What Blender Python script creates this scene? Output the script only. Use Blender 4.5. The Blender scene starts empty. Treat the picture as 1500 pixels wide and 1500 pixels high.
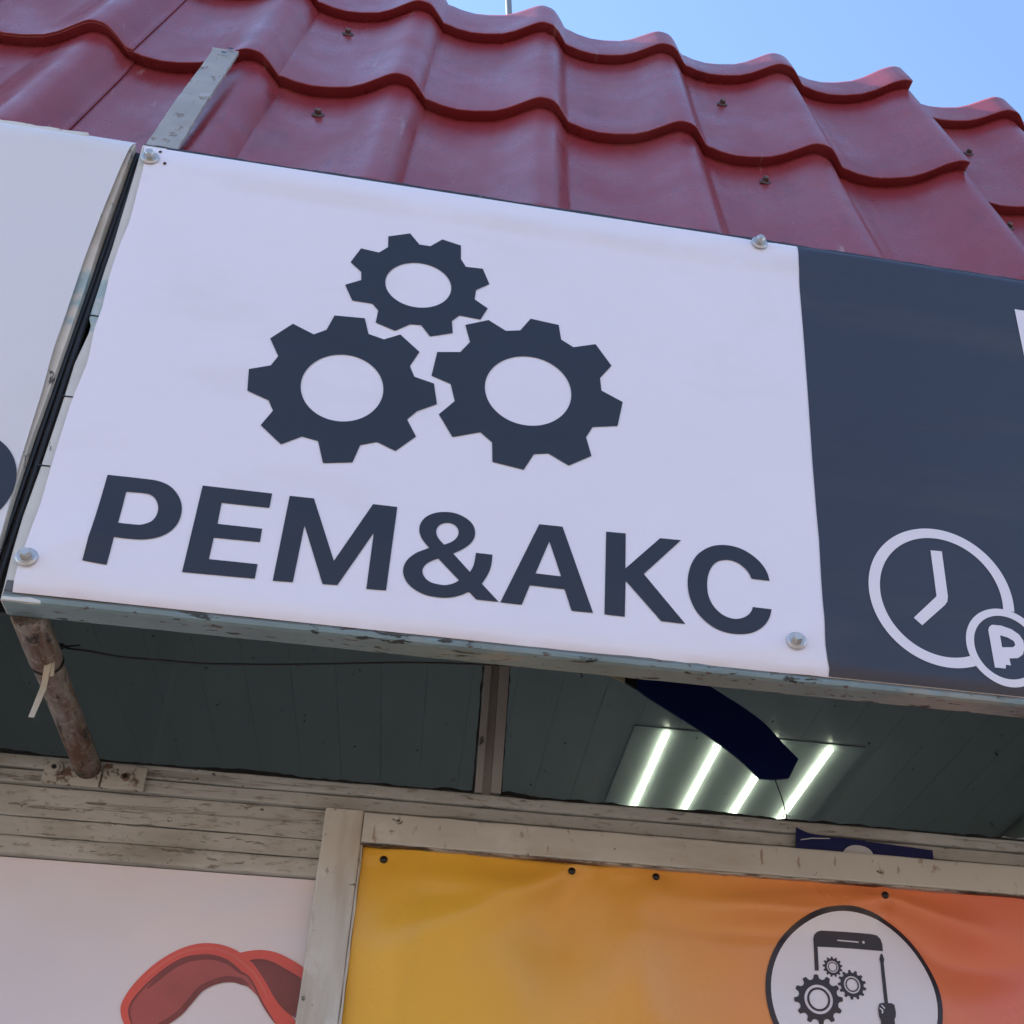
import bpy, bmesh, math, random
from mathutils import Vector, Matrix, noise
random.seed(7)
sc = bpy.context.scene
COL = sc.collection
R = math.radians

# ---------------------------------------------------------------- camera
cam = bpy.data.cameras.new('camera')
cam_o = bpy.data.objects.new('camera', cam)
COL.objects.link(cam_o)
right, up, fwd = Vector((.98447, -.174788, .016373)), Vector((-.097331, -.465823, .879509)), Vector((.146101, .867444, .475601))
cam_o.matrix_world = Matrix.Translation((0, 0, 1.6)) @ Matrix((right, up, -fwd)).transposed().to_4x4()
cam.sensor_width = 36
cam.lens = 36 * 1871.5 / 1500
cam.shift_x = (750 - 921.2) / 1500
cam.shift_y = (1027.8 - 750) / 1500
cam.clip_start = .01
cam.clip_end = 3000
sc.camera = cam_o

# ---------------------------------------------------------------- sky, sun, exposure
SUN_EL, SUN_ROT = R(37), R(-52)
w = bpy.data.worlds.new('World')
sc.world = w
w.use_nodes = True
wn, wl = w.node_tree.nodes, w.node_tree.links
sky = wn.new('ShaderNodeTexSky')
sky.sky_type = 'NISHITA'
sky.sun_disc = False
sky.sun_elevation = SUN_EL
sky.sun_rotation = SUN_ROT
sky.air_density = 1.0
sky.dust_density = .1
sky.ozone_density = 2.0
wl.new(sky.outputs[0], wn['Background'].inputs[0])
wn['Background'].inputs[1].default_value = .09
sun = bpy.data.lights.new('sun', 'SUN')
sun.energy = 3.6
sun.angle = R(.53)
sun.color = (1, .95, .87)
sun_o = bpy.data.objects.new('sun', sun)
COL.objects.link(sun_o)
sd = Vector((math.sin(SUN_ROT) * math.cos(SUN_EL), math.cos(SUN_ROT) * math.cos(SUN_EL), math.sin(SUN_EL)))
sun_o.rotation_euler = sd.to_track_quat('Z', 'Y').to_euler()
sun_o.location = (-6, 9, 12)
sc.view_settings.view_transform = 'Standard'
sc.view_settings.look = 'None'
sc.view_settings.gamma = 1
sc.view_settings.use_curve_mapping = False
sc.view_settings.exposure = 2.12

# ---------------------------------------------------------------- outlines of printing and cut edges (x, z in metres; third value = corner)
GEARS = [([(-0.0919,2.5754),(-0.0719,2.5838),(-0.0617,2.5707),(-0.0513,2.5707),(-0.0407,2.5822),(-0.0224,2.5778),(-0.021,2.5596),(-0.0155,2.5504),(0.0007,2.5512),(0.0083,2.5323),(-0.0037,2.522),(-0.0041,2.5098),(0.0089,2.5006),(0.0031,2.4851),(-0.0165,2.4866),(-0.023,2.4781),(-0.021,2.4633),(-0.0412,2.4551),(-0.0506,2.4677),(-0.0606,2.4668),(-0.0732,2.4562),(-0.0916,2.463),(-0.091,2.4785),(-0.0973,2.4859),(-0.1156,2.4862),(-0.1243,2.5047),(-0.1105,2.5135),(-0.1117,2.5239),(-0.1228,2.5345),(-0.1154,2.5542),(-0.0983,2.5523),(-0.0907,2.5609)],(-0.0577,2.5177),0.0308,0.0287),([(-0.1291,2.4646),(-0.1019,2.4664),(-0.0964,2.4478),(-0.0821,2.4438),(-0.0681,2.4525),(-0.049,2.4345),(-0.0559,2.416),(-0.0508,2.4042),(-0.0327,2.3993),(-0.028,2.376),(-0.0447,2.3649),(-0.0523,2.3542),(-0.0429,2.3365),(-0.0588,2.3178),(-0.0754,2.3251),(-0.0892,2.3193),(-0.0935,2.2997),(-0.1178,2.295),(-0.1249,2.318),(-0.1388,2.3206),(-0.1549,2.3093),(-0.1745,2.3271),(-0.1667,2.3446),(-0.172,2.3554),(-0.1912,2.363),(-0.1936,2.3875),(-0.1759,2.3951),(-0.1712,2.4069),(-0.181,2.4264),(-0.164,2.4475),(-0.1443,2.4382),(-0.1339,2.4458)],(-0.1119,2.3807),0.0358,0.0385),([(-0.0103,2.4757),(0.0107,2.4859),(0.0278,2.4753),(0.0411,2.4785),(0.05,2.4952),(0.077,2.4922),(0.0801,2.474),(0.0921,2.4665),(0.113,2.4742),(0.1288,2.4499),(0.1184,2.4328),(0.1201,2.4177),(0.1404,2.4073),(0.1361,2.3783),(0.1132,2.3732),(0.1076,2.3605),(0.1132,2.3401),(0.0932,2.3261),(0.0743,2.3367),(0.0615,2.3337),(0.0535,2.3152),(0.0255,2.3194),(0.0238,2.3409),(0.0127,2.3506),(-0.0113,2.3411),(-0.0253,2.3647),(-0.0126,2.3821),(-0.0179,2.4015),(-0.0357,2.4082),(-0.0331,2.4374),(-0.0122,2.4412),(-0.0044,2.4552)],(0.0526,2.4062),0.0397,0.0411)]
LETTERS = {'P': [[(-0.2864,2.2562,1),(-0.2573,2.2565),(-0.245,2.2557),(-0.2351,2.2514),(-0.2274,2.2426),(-0.2234,2.2328),(-0.2228,2.2226),(-0.2248,2.2134),(-0.2298,2.2058),(-0.2368,2.2005),(-0.2461,2.1972),(-0.2557,2.1961),(-0.2692,2.1957,1),(-0.2696,2.169,1),(-0.288,2.1701,1)],[(-0.2689,2.2416,1),(-0.2535,2.2421),(-0.2471,2.2397),(-0.2428,2.2338),(-0.2412,2.2276),(-0.2416,2.2211),(-0.244,2.2157),(-0.248,2.2126),(-0.2535,2.2105),(-0.2689,2.21,1)]],'E': [[(-0.2109,2.2567,1),(-0.1547,2.257,1),(-0.1548,2.2422,1),(-0.1932,2.2417,1),(-0.193,2.2203,1),(-0.1574,2.2205,1),(-0.1572,2.2072,1),(-0.1937,2.2064,1),(-0.194,2.1852,1),(-0.1558,2.1855,1),(-0.1559,2.1714,1),(-0.2122,2.1702,1)]],'M': [[(-0.1403,2.2568,1),(-0.1204,2.2571,1),(-0.0965,2.1969,1),(-0.0715,2.2585,1),(-0.0512,2.2586,1),(-0.0517,2.1738,1),(-0.0676,2.1732,1),(-0.0677,2.2294,1),(-0.0908,2.1738,1),(-0.1026,2.1733,1),(-0.1244,2.2289,1),(-0.126,2.1719,1),(-0.1418,2.1713,1)]],'A': [[(0.0701,2.2585,1),(0.0904,2.2589,1),(0.1197,2.1744,1),(0.1015,2.1741,1),(0.0948,2.1947,1),(0.0654,2.1947,1),(0.0597,2.1745,1),(0.0418,2.1745,1)],[(0.0797,2.242,1),(0.0913,2.2072,1),(0.0695,2.2073,1)]],'K': [[(0.1287,2.2592,1),(0.146,2.2598,1),(0.1464,2.223,1),(0.1766,2.2591,1),(0.1953,2.2596,1),(0.1625,2.2195,1),(0.1989,2.1734,1),(0.178,2.1737,1),(0.1468,2.2105,1),(0.1467,2.1741,1),(0.1294,2.1742,1)]],'and': [[(-0.0208,2.2205,1),(-0.0247,2.2249),(-0.0282,2.23),(-0.0302,2.235),(-0.0308,2.2394),(-0.0304,2.244),(-0.0287,2.2484),(-0.026,2.2523),(-0.022,2.2555),(-0.0172,2.2579),(-0.0124,2.2591),(-0.0069,2.2597),(-0.0012,2.2591),(0.0045,2.2571),(0.0097,2.2538),(0.0135,2.2496),(0.0155,2.2449),(0.0161,2.2405),(0.0157,2.2362),(0.0139,2.2315),(0.0106,2.2269),(0.006,2.2225),(-0.0006,2.2176,1),(0.0146,2.2011,1),(0.0162,2.2046),(0.0173,2.2088),(0.0179,2.2148),(0.0182,2.221,1),(0.0322,2.2211,1),(0.0321,2.2131),(0.0311,2.2056),(0.0291,2.199),(0.0254,2.1907,1),(0.0404,2.1748,1),(0.022,2.1746,1),(0.0153,2.1814,1),(0.0112,2.1786),(0.0066,2.176),(0.0014,2.1741),(-0.0045,2.1729),(-0.0116,2.1727),(-0.0182,2.1734),(-0.0249,2.1756),(-0.0312,2.1794),(-0.0362,2.1845),(-0.0389,2.1899),(-0.04,2.1945),(-0.0398,2.1996),(-0.0382,2.2049),(-0.0351,2.2098),(-0.0304,2.2145),(-0.0258,2.2175)],[(-0.0088,2.2256,1),(-0.013,2.2299),(-0.0154,2.2337),(-0.0165,2.2377),(-0.0162,2.2415),(-0.0145,2.2448),(-0.0114,2.2473),(-0.0078,2.2484),(-0.004,2.2481),(-0.0005,2.2461),(0.0016,2.2429),(0.0022,2.2392),(0.0016,2.2357),(-0.0003,2.2321),(-0.0037,2.2286)],[(-0.0125,2.211,1),(0.0063,2.1916,1),(0.0038,2.1891),(-0.0002,2.1868),(-0.0049,2.1852),(-0.0103,2.1853),(-0.0158,2.1863),(-0.0202,2.1888),(-0.0232,2.1928),(-0.0243,2.1966),(-0.0238,2.2003),(-0.0216,2.2043),(-0.0177,2.2077)]],'C': [[(0.2745,2.2272,1),(0.2729,2.2346),(0.2698,2.2414),(0.265,2.2477),(0.2584,2.2533),(0.2504,2.2577),(0.2418,2.2598),(0.2331,2.2598),(0.2244,2.2576),(0.2163,2.2526),(0.2095,2.2455),(0.2049,2.2365),(0.2021,2.2265),(0.2011,2.2165),(0.2017,2.2067),(0.204,2.1972),(0.2081,2.1881),(0.2143,2.1803),(0.2219,2.1741),(0.2302,2.1703),(0.2391,2.1688),(0.2481,2.1693),(0.2559,2.1713),(0.2633,2.1758),(0.2692,2.182),(0.2731,2.1894),(0.2751,2.1977,1),(0.2584,2.198,1),(0.2572,2.194),(0.2544,2.1898),(0.2503,2.1865),(0.2455,2.1844),(0.2406,2.1839),(0.2347,2.1852),(0.2293,2.1884),(0.2246,2.1933),(0.2211,2.1994),(0.2189,2.2068),(0.2183,2.2159),(0.219,2.2238),(0.221,2.2312),(0.2244,2.2378),(0.2291,2.242),(0.2353,2.2441),(0.2414,2.2441),(0.2475,2.2417),(0.253,2.237),(0.2562,2.2324),(0.2582,2.2273,1)]]}
CLOCK = [0.4335,2.2309,0.0683,0.0737]
COIN = [0.4882,2.1847,0.037,0.0402]
HANDS = [(0.4277,2.2802,1),(0.4386,2.2806,1),(0.4393,2.232,1),(0.4381,2.2261,1),(0.4354,2.2221,1),(0.4118,2.198,1),(0.4046,2.2049,1),(0.4285,2.2306,1)]
ROUBLE = [[(0.4738,2.2009,1),(0.4753,2.2045,1),(0.4781,2.2069,1),(0.4867,2.2071,1),(0.4963,2.2044,1),(0.5028,2.1997,1),(0.5059,2.1939,1),(0.5061,2.1861,1),(0.5034,2.1789,1),(0.4982,2.1747,1),(0.49,2.1734,1),(0.4905,2.1662,1),(0.486,2.1666,1),(0.4851,2.1625,1),(0.4751,2.1625,1)],[(0.4843,2.1967,1),(0.4915,2.1952,1),(0.4968,2.192,1),(0.4977,2.1882,1),(0.4952,2.1856,1),(0.4847,2.1843,1)]]
STROKE = [(0.5529,2.6041,1),(0.5834,2.6038,1),(0.5841,2.5328,1),(0.5915,2.4003,1),(0.5583,2.4013,1)]
PHONE = [(0.3869,1.9981,1),(0.3883,2.0022,1),(0.3911,2.005,1),(0.3948,2.0065,1),(0.4474,2.0071,1),(0.4537,2.0065,1),(0.4575,2.0032,1),(0.4591,1.998,1),(0.4592,1.9907,1),(0.3907,1.9897,1),(0.3904,1.9653,1),(0.3863,1.9652,1)]
SPEAKER = [(0.4113,1.9983,1),(0.4337,1.9982,1),(0.4336,1.9967,1),(0.4112,1.9969,1)]
CAMDOT = (0.4388,1.9978)
MINIGEARS = [((0.4046,1.97),0.0101),((0.4231,1.9531),0.0146),((0.3882,1.9366),0.0242)]
DRIVER = [(0.456,1.987,1),(0.4574,1.9881,1),(0.4584,1.9872,1),(0.4597,1.9823,1),(0.4588,1.9785,1),(0.459,1.9377,1),(0.4551,1.9375,1),(0.4551,1.9782,1),(0.4545,1.9819,1)]
FIST = [(0.4494,1.9361,1),(0.452,1.9373,1),(0.4626,1.9379,1),(0.4654,1.9365,1),(0.4662,1.9291,1),(0.4654,1.9243,1),(0.4639,1.9218,1),(0.4641,1.9186,1),(0.4637,1.9075,1),(0.4492,1.9067,1),(0.4498,1.9194,1),(0.4481,1.924,1),(0.4478,1.9312,1)]
FINGERS = [[(0.4508,1.9352,1),(0.4521,1.9353,1),(0.4552,1.9323,1),(0.4541,1.9314,1)],[(0.4487,1.9319,1),(0.4497,1.9323,1),(0.4529,1.9303,1),(0.4524,1.9269,1),(0.4509,1.9268,1),(0.4514,1.9297,1)]]
BAND = [(-0.2393,1.8775),(-0.2442,1.8885),(-0.2449,1.8953),(-0.2421,1.9035),(-0.2354,1.9144),(-0.2264,1.9255),(-0.217,1.935),(-0.206,1.9423),(-0.1941,1.9455),(-0.183,1.9463),(-0.1712,1.9436),(-0.1625,1.9388),(-0.1547,1.9327),(-0.1472,1.9285),(-0.1402,1.9195),(-0.1341,1.9093),(-0.127,1.8993),(-0.1174,1.8876),(-0.1057,1.8764,1),(-0.0879,1.8774,1),(-0.1013,1.8927),(-0.1126,1.9013),(-0.122,1.9113),(-0.1306,1.9237),(-0.1404,1.9361),(-0.1472,1.9428),(-0.1599,1.9516),(-0.1721,1.9561),(-0.1837,1.9576),(-0.196,1.9565),(-0.2077,1.9524),(-0.2199,1.9449),(-0.2314,1.9346),(-0.2404,1.9234),(-0.2472,1.9125),(-0.2516,1.9018),(-0.2527,1.8948),(-0.2513,1.8881),(-0.2475,1.8804),(-0.2417,1.8729),(-0.2333,1.8689)]
PAD = [(-0.2393,1.8775),(-0.2442,1.8885),(-0.2449,1.8953),(-0.2421,1.9035),(-0.2354,1.9144),(-0.2264,1.9255),(-0.217,1.935),(-0.206,1.9423),(-0.1941,1.9455),(-0.183,1.9463),(-0.1712,1.9436),(-0.1625,1.9388),(-0.1547,1.9327),(-0.1472,1.9285),(-0.1402,1.9195),(-0.1341,1.9093,1),(-0.1458,1.9191),(-0.1555,1.9232),(-0.1657,1.9237),(-0.1775,1.92),(-0.1875,1.9129),(-0.1945,1.902),(-0.2014,1.8912),(-0.2113,1.8819),(-0.2226,1.8751),(-0.232,1.8734)]
BAND2 = [(-0.1586,1.9505,1),(-0.1488,1.9533),(-0.1386,1.9545),(-0.1269,1.9533),(-0.1147,1.9487),(-0.1004,1.9412),(-0.0882,1.9312,1),(-0.0889,1.9193,1),(-0.1007,1.9304),(-0.1154,1.9372),(-0.1289,1.9435),(-0.1395,1.9452),(-0.1485,1.9439,1)]
PAD2 = [(-0.1485,1.9439,1),(-0.1395,1.9452),(-0.1289,1.9435),(-0.1154,1.9372),(-0.1007,1.9304),(-0.0889,1.9193,1),(-0.0849,1.8891,1),(-0.1027,1.895),(-0.1126,1.9013),(-0.122,1.9113),(-0.1306,1.9237),(-0.1404,1.9361)]
NAVY = [(0.2066,2.2595,1),(0.2209,2.2496),(0.2463,2.2348),(0.2699,2.2208),(0.2934,2.2051),(0.3167,2.1878),(0.3382,2.1674,1),(0.354,2.168,1),(0.3699,2.171,1),(0.3814,2.1947,1),(0.3622,2.2148),(0.3468,2.2324),(0.3263,2.2479),(0.304,2.2615),(0.2785,2.2766),(0.2463,2.2946),(0.214,2.3091),(0.2063,2.31,1)]
NAVYBLACK = [(0.1931,2.2669,1),(0.2066,2.2595,1),(0.2063,2.31,1),(0.1922,2.3139,1)]
NAVYBEIGE = [(0.1716,2.2755,1),(0.1931,2.2669,1),(0.1922,2.3139,1),(0.1565,2.3059,1),(0.1635,2.2831,1)]
STRING = [(0.3556,2.1683),(0.3605,2.155),(0.3647,2.1422),(0.3666,2.1324),(0.3701,2.1233)]
LEFTO = [-0.3961,2.2353,0.0419,0.0495]
BANNER_LEFT_EDGE = [(-0.3336,2.6583),(-0.3269,2.6181),(-0.3253,2.547),(-0.3282,2.5126),(-0.3291,2.4769),(-0.3274,2.437),(-0.3287,2.4123),(-0.3263,2.3719),(-0.3301,2.328),(-0.3313,2.2594),(-0.3309,2.2204),(-0.333,2.1864),(-0.3345,2.1617),(-0.3334,2.13)]
RAIL_LEFT_EDGE = [(-0.3355,2.6568),(-0.335,2.6278),(-0.3353,2.5657),(-0.3355,2.5119),(-0.3363,2.4892),(-0.3374,2.4269),(-0.3333,2.4155),(-0.3335,2.4154),(-0.3383,2.3746),(-0.3389,2.3289),(-0.3409,2.2579),(-0.3432,2.21),(-0.3431,2.1747),(-0.3416,2.1349)]
OTHER_RIGHT_EDGE = [(-0.3411,2.6663),(-0.3444,2.641),(-0.3472,2.6134),(-0.3509,2.5586),(-0.3524,2.5277),(-0.354,2.4924),(-0.3552,2.4163),(-0.3564,2.3811),(-0.3553,2.3331),(-0.3558,2.2868),(-0.3561,2.2555),(-0.3547,2.2211),(-0.3538,2.1897)]
OTHER_RAIL_EDGE = [(-0.341,2.6624),(-0.3431,2.6374),(-0.3463,2.5596),(-0.3472,2.5165),(-0.3474,2.4834),(-0.3481,2.4529),(-0.3504,2.3822),(-0.352,2.3337),(-0.3542,2.2871),(-0.3545,2.2558),(-0.3549,2.2253),(-0.3545,2.1896)]
SIGN_SCREWS = [(-0.3233,2.6324),(0.2788,2.6442),(-0.3291,2.1677),(0.2955,2.1674)]
PINS = [(-0.0378,2.0463),(0.1446,2.0503),(0.228,2.0493),(0.4638,2.0473)]
BLUE = [(0.3756,2.1163,1),(0.3803,2.1136),(0.3922,2.1098),(0.4104,2.108),(0.4348,2.1077),(0.5222,2.103,1),(0.5221,2.0868,1),(0.5178,2.0482,1),(0.3717,2.0487,1),(0.3737,2.0892,1)]
BLUELETTER = [[(0.4231,2.0872,1),(0.4247,2.0936),(0.4293,2.0984),(0.4368,2.1012),(0.4466,2.1007),(0.4531,2.0975),(0.4564,2.0926),(0.4582,2.0871,1),(0.4568,2.0702,1),(0.422,2.0711,1)],[(0.4389,2.0873,1),(0.4391,2.0901),(0.441,2.0917),(0.4431,2.0902),(0.4434,2.0877,1),(0.4423,2.0727,1),(0.4378,2.0724,1)]]
BLUELINE = [(0.3792,2.1028,1),(0.3908,2.1054,1),(0.4109,2.1068,1),(0.4109,2.1058,1),(0.3907,2.1042,1),(0.3791,2.1015,1)]
WIRE = [(-0.3292,1.0,2.1586),(-0.3185,1.0,2.1473),(-0.2965,1.0,2.1456),(-0.2701,1.0,2.1431),(-0.2351,1.0,2.1437),(-0.2004,0.995,2.1418),(-0.1436,0.99,2.1446),(-0.086,0.98,2.1467),(-0.0284,0.97,2.1488),(0.0334,0.955,2.1456),(0.1058,0.94,2.1418),(0.1613,0.93,2.1387)]
TIE = [(-0.323,2.129,1),(-0.3174,2.1308,1),(-0.3162,2.0961,1),(-0.3188,2.0683,1),(-0.3229,2.0682,1),(-0.3209,2.0991,1)]
TIE2 = [(-0.3188,2.1306,1),(-0.3165,2.1315,1),(-0.3132,2.1094,1),(-0.3158,2.1079,1)]
ROOF_SCREWS = [(-0.2192,1.9958),(-0.2142,1.6476),(0.3206,1.9597),(0.347,1.6605),(0.6996,1.9483),(0.6875,1.6727)]
DARK_EDGE = [(0.3202,2.6547),(0.3191,2.5918),(0.3201,2.5272),(0.3206,2.447),(0.3207,2.365),(0.3215,2.3085),(0.3223,2.2767),(0.3218,2.234),(0.3216,2.1983),(0.3216,2.1665),(0.3226,2.1531),(0.3239,2.1438),(0.3236,2.1342)]

# ---------------------------------------------------------------- materials
def nd(nt, t, **kw):
    n = nt.nodes.new(t)
    for k, v in kw.items():
        setattr(n, k, v)
    return n

def mask(nt, vec, scale, lo, hi, stretch=(1, 1, 1), detail=4, rough=.6, seed=0.):
    """noise turned into a 0..1 mask between lo and hi"""
    mp = nd(nt, 'ShaderNodeMapping')
    mp.inputs['Scale'].default_value = stretch
    mp.inputs['Location'].default_value = (seed, seed * .7, seed * .3)
    nt.links.new(vec, mp.inputs[0])
    no = nd(nt, 'ShaderNodeTexNoise')
    no.inputs['Scale'].default_value = scale
    no.inputs['Detail'].default_value = detail
    no.inputs['Roughness'].default_value = rough
    nt.links.new(mp.outputs[0], no.inputs['Vector'])
    mr = nd(nt, 'ShaderNodeMapRange')
    mr.inputs['From Min'].default_value = lo
    mr.inputs['From Max'].default_value = hi
    nt.links.new(no.outputs['Fac'], mr.inputs['Value'])
    return mr.outputs['Result']

def M(name, base, rough=.5, var=.0, vscale=6, layers=(), bumps=(), metallic=0., spec=.5, rvar=0., coat=0., ramp=None):
    """principled paint: base colour, value variation, overlaid stains or painted bands (colour, strength, scale, lo, hi, stretch), bumps (scale, dist, stretch)"""
    m = bpy.data.materials.new(name)
    m.use_nodes = True
    nt = m.node_tree
    b = nt.nodes['Principled BSDF']
    tc = nd(nt, 'ShaderNodeTexCoord').outputs['Object']
    b.inputs['Roughness'].default_value = rough
    b.inputs['Metallic'].default_value = metallic
    b.inputs['Specular IOR Level'].default_value = spec
    b.inputs['Coat Weight'].default_value = coat
    b.inputs['Coat Roughness'].default_value = .15
    col = None
    if ramp:
        sx = nd(nt, 'ShaderNodeSeparateXYZ')
        nt.links.new(tc, sx.inputs[0])
        mr = nd(nt, 'ShaderNodeMapRange')
        mr.inputs['From Min'].default_value, mr.inputs['From Max'].default_value = ramp[1], ramp[2]
        nt.links.new(sx.outputs[ramp[0]], mr.inputs['Value'])
        cr = nd(nt, 'ShaderNodeValToRGB')
        cr.color_ramp.elements[0].position, cr.color_ramp.elements[0].color = ramp[3][0][0], (*ramp[3][0][1], 1)
        cr.color_ramp.elements[1].position, cr.color_ramp.elements[1].color = ramp[3][-1][0], (*ramp[3][-1][1], 1)
        for p, c in ramp[3][1:-1]:
            e = cr.color_ramp.elements.new(p)
            e.color = (*c, 1)
        nt.links.new(mr.outputs[0], cr.inputs[0])
        col = cr.outputs[0]
    else:
        rgb = nd(nt, 'ShaderNodeRGB')
        rgb.outputs[0].default_value = (*base, 1)
        col = rgb.outputs[0]
    if var:
        f = mask(nt, tc, vscale, .25, .75, seed=3.1)
        mr = nd(nt, 'ShaderNodeMapRange')
        mr.inputs['To Min'].default_value, mr.inputs['To Max'].default_value = 1 - var, 1 + var
        nt.links.new(f, mr.inputs['Value'])
        mx = nd(nt, 'ShaderNodeVectorMath', operation='SCALE')
        nt.links.new(col, mx.inputs[0])
        nt.links.new(mr.outputs[0], mx.inputs['Scale'])
        col = mx.outputs[0]
    hts = []
    for i, (c, st, scale, lo, hi, stretch, *dep) in enumerate(layers):
        f = mask(nt, tc, scale, lo, hi, stretch, detail=4.5, rough=.65, seed=5.3 + 7.7 * i)
        if len(dep) > 1:                        # only within a height band of the object: edge stains, painted-in shadow and fold bands, old paint patches
            sx = nd(nt, 'ShaderNodeSeparateXYZ')
            nt.links.new(tc, sx.inputs[0])
            wv = nd(nt, 'ShaderNodeMath', operation='MULTIPLY_ADD')
            wv.inputs[1].default_value = dep[4]
            nt.links.new(mask(nt, tc, 30, 0, 1, seed=8.), wv.inputs[0])
            nt.links.new(sx.outputs[2], wv.inputs[2])
            for za, zb in ((dep[1], dep[1] + dep[3]), (dep[2], dep[2] - dep[3])):
                mr = nd(nt, 'ShaderNodeMapRange')
                mr.inputs['From Min'].default_value, mr.inputs['From Max'].default_value = za, zb
                nt.links.new(wv.outputs[0], mr.inputs['Value'])
                mm = nd(nt, 'ShaderNodeMath', operation='MULTIPLY')
                nt.links.new(f, mm.inputs[0])
                nt.links.new(mr.outputs[0], mm.inputs[1])
                f = mm.outputs[0]
        mul = nd(nt, 'ShaderNodeMath', operation='MULTIPLY')
        mul.inputs[1].default_value = st
        nt.links.new(f, mul.inputs[0])
        mx = nd(nt, 'ShaderNodeMix', data_type='RGBA')
        nt.links.new(mul.outputs[0], mx.inputs[0])
        nt.links.new(col, mx.inputs[6])
        mx.inputs[7].default_value = (*c, 1)
        col = mx.outputs[2]
        if dep and dep[0]:
            hts.append((f, -dep[0]))
    nt.links.new(col, b.inputs['Base Color'])
    if rvar:
        f = mask(nt, tc, vscale * 2.3, .3, .7, seed=9.)
        mr = nd(nt, 'ShaderNodeMapRange')
        mr.inputs['To Min'].default_value, mr.inputs['To Max'].default_value = max(.03, rough - rvar), min(1, rough + rvar)
        nt.links.new(f, mr.inputs['Value'])
        nt.links.new(mr.outputs[0], b.inputs['Roughness'])
    for i, (scale, dist, stretch) in enumerate(bumps):
        hts.append((mask(nt, tc, scale, 0, 1, stretch, detail=1.5, rough=.5, seed=1.7 + i), dist))
    nrm = None
    for f, dist in hts:
        bp = nd(nt, 'ShaderNodeBump')
        bp.inputs['Strength'].default_value = 1
        bp.inputs['Distance'].default_value = abs(dist)
        bp.invert = dist < 0
        nt.links.new(f, bp.inputs['Height'])
        if nrm:
            nt.links.new(nrm, bp.inputs['Normal'])
        nrm = bp.outputs[0]
    if nrm:
        nt.links.new(nrm, b.inputs['Normal'])
    return m

ONE = (1, 1, 1)
BROWN, RUST, SOOT = (.075, .055, .035), (.11, .04, .018), (.018, .016, .013)
mat = {}
mat['roof'] = M('wine red coated steel', (.275, .038, .047), .30, .10, 5, rvar=.08, spec=.45,
    layers=[((.40, .21, .21), .22, 9, .48, .80, (1, .35, .35)), ((.12, .02, .03), .5, 22, .58, .72, (1, .25, .25)), ((.46, .32, .30), .5, 60, .66, .74, (1, .15, .15)), ((.05, .02, .02), .6, 150, .70, .73, ONE)], bumps=[(9, .0006, (1, .4, .4)), (45, .00015, ONE), (300, .00003, ONE)])
mat['roof_cut'] = M('bare cut steel', (.10, .05, .05), .6)
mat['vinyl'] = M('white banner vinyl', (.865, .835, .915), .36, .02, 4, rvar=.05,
    layers=[((.62, .54, .45), .22, 5.5, .55, .85, (1, 1, 2.2)), ((.35, .30, .26), .35, 46, .74, .80, ONE), ((.60, .46, .36), .55, 14, .25, .60, (1, 1, 1), 0, -.1, .0325, .010, .004), ((.70, .60, .55), .22, 7, .38, .6, (1, 1, 1), 0, .490, .524, .012, .01)],  # last layer paints the warm fold reflection below the top edge into the colour
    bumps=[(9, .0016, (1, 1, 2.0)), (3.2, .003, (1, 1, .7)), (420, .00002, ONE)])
mat['vinyl_grey'] = M('old white banner vinyl', (.75, .735, .76), .42, .03, 4,
    layers=[((.55, .52, .45), .25, 6, .55, .85, ONE)], bumps=[(7, .0022, (1, 1, 1.6)), (3, .003, ONE)])
mat['ink'] = M('dark slate print', (.022, .025, .038), .40, .06, 6, bumps=[(9, .0016, (1, 1, 2.0)), (3.2, .003, (1, 1, .7))])
mat['inkwhite'] = M('white print on slate', (.83, .79, .85), .38, bumps=[(9, .0016, (1, 1, 2.0))])
mat['slate'] = M('slate banner field', (.034, .037, .056), .36, .05, 5, layers=[((.10, .085, .075), .35, 4, .52, .8, (.5, 1, 4))],
    bumps=[(9, .0016, (1, 1, 2.0)), (3.2, .003, (1, 1, .7))])
mat['teal'] = M('chipped pale teal paint on steel', (.20, .285, .31), .45, .15, 20,
    layers=[((.36, .37, .34), .5, 9, .58, .62, (.5, 1, 1)), (SOOT, .9, 95, .60, .625, (.28, 1, 1), .0006), (RUST, .8, 120, .62, .65, (.4, 1, 1), .0004), ((.10, .08, .06), .7, 12, .2, .5, ONE, 0, .0205, .08, .001, .0015)], bumps=[(90, .0004, ONE)])  # last layer paints the shadow below the banner edge, with brown junction dirt
mat['beige_edge'] = M('dirty beige paint on steel', (.70, .645, .55), .5, .12, 25,
    layers=[((.30, .46, .49), .75, 22, .36, .46, ONE, 0, .318, .392, .008, .05), ((.30, .22, .15), .5, 14, .50, .7, (1, 1, .4)), (SOOT, .9, 70, .62, .66, (1, 1, .5), .0005)], bumps=[(80, .0004, ONE)])
mat['teal_edge'] = M('dirty pale paint on steel', (.68, .68, .64), .5, .08, 25,
    layers=[((.30, .46, .49), .75, 22, .36, .46, ONE, 0, .318, .392, .008, .05), ((.40, .30, .21), .5, 11, .54, .7, (1, 1, .4)), (SOOT, .9, 70, .63, .66, (1, 1, .5), .0005)], bumps=[(80, .0004, ONE)])
mat['darkrail'] = M('dark flaking paint', (.035, .04, .055), .55, .3, 40, layers=[((.45, .45, .44), .7, 60, .66, .72, ONE)], bumps=[(70, .001, ONE)])
mat['blocker'] = M('grey backing board', (.20, .20, .19), .8)
mat['rubber'] = M('black rubber', (.012, .012, .013), .45, .3, 30)
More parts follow.
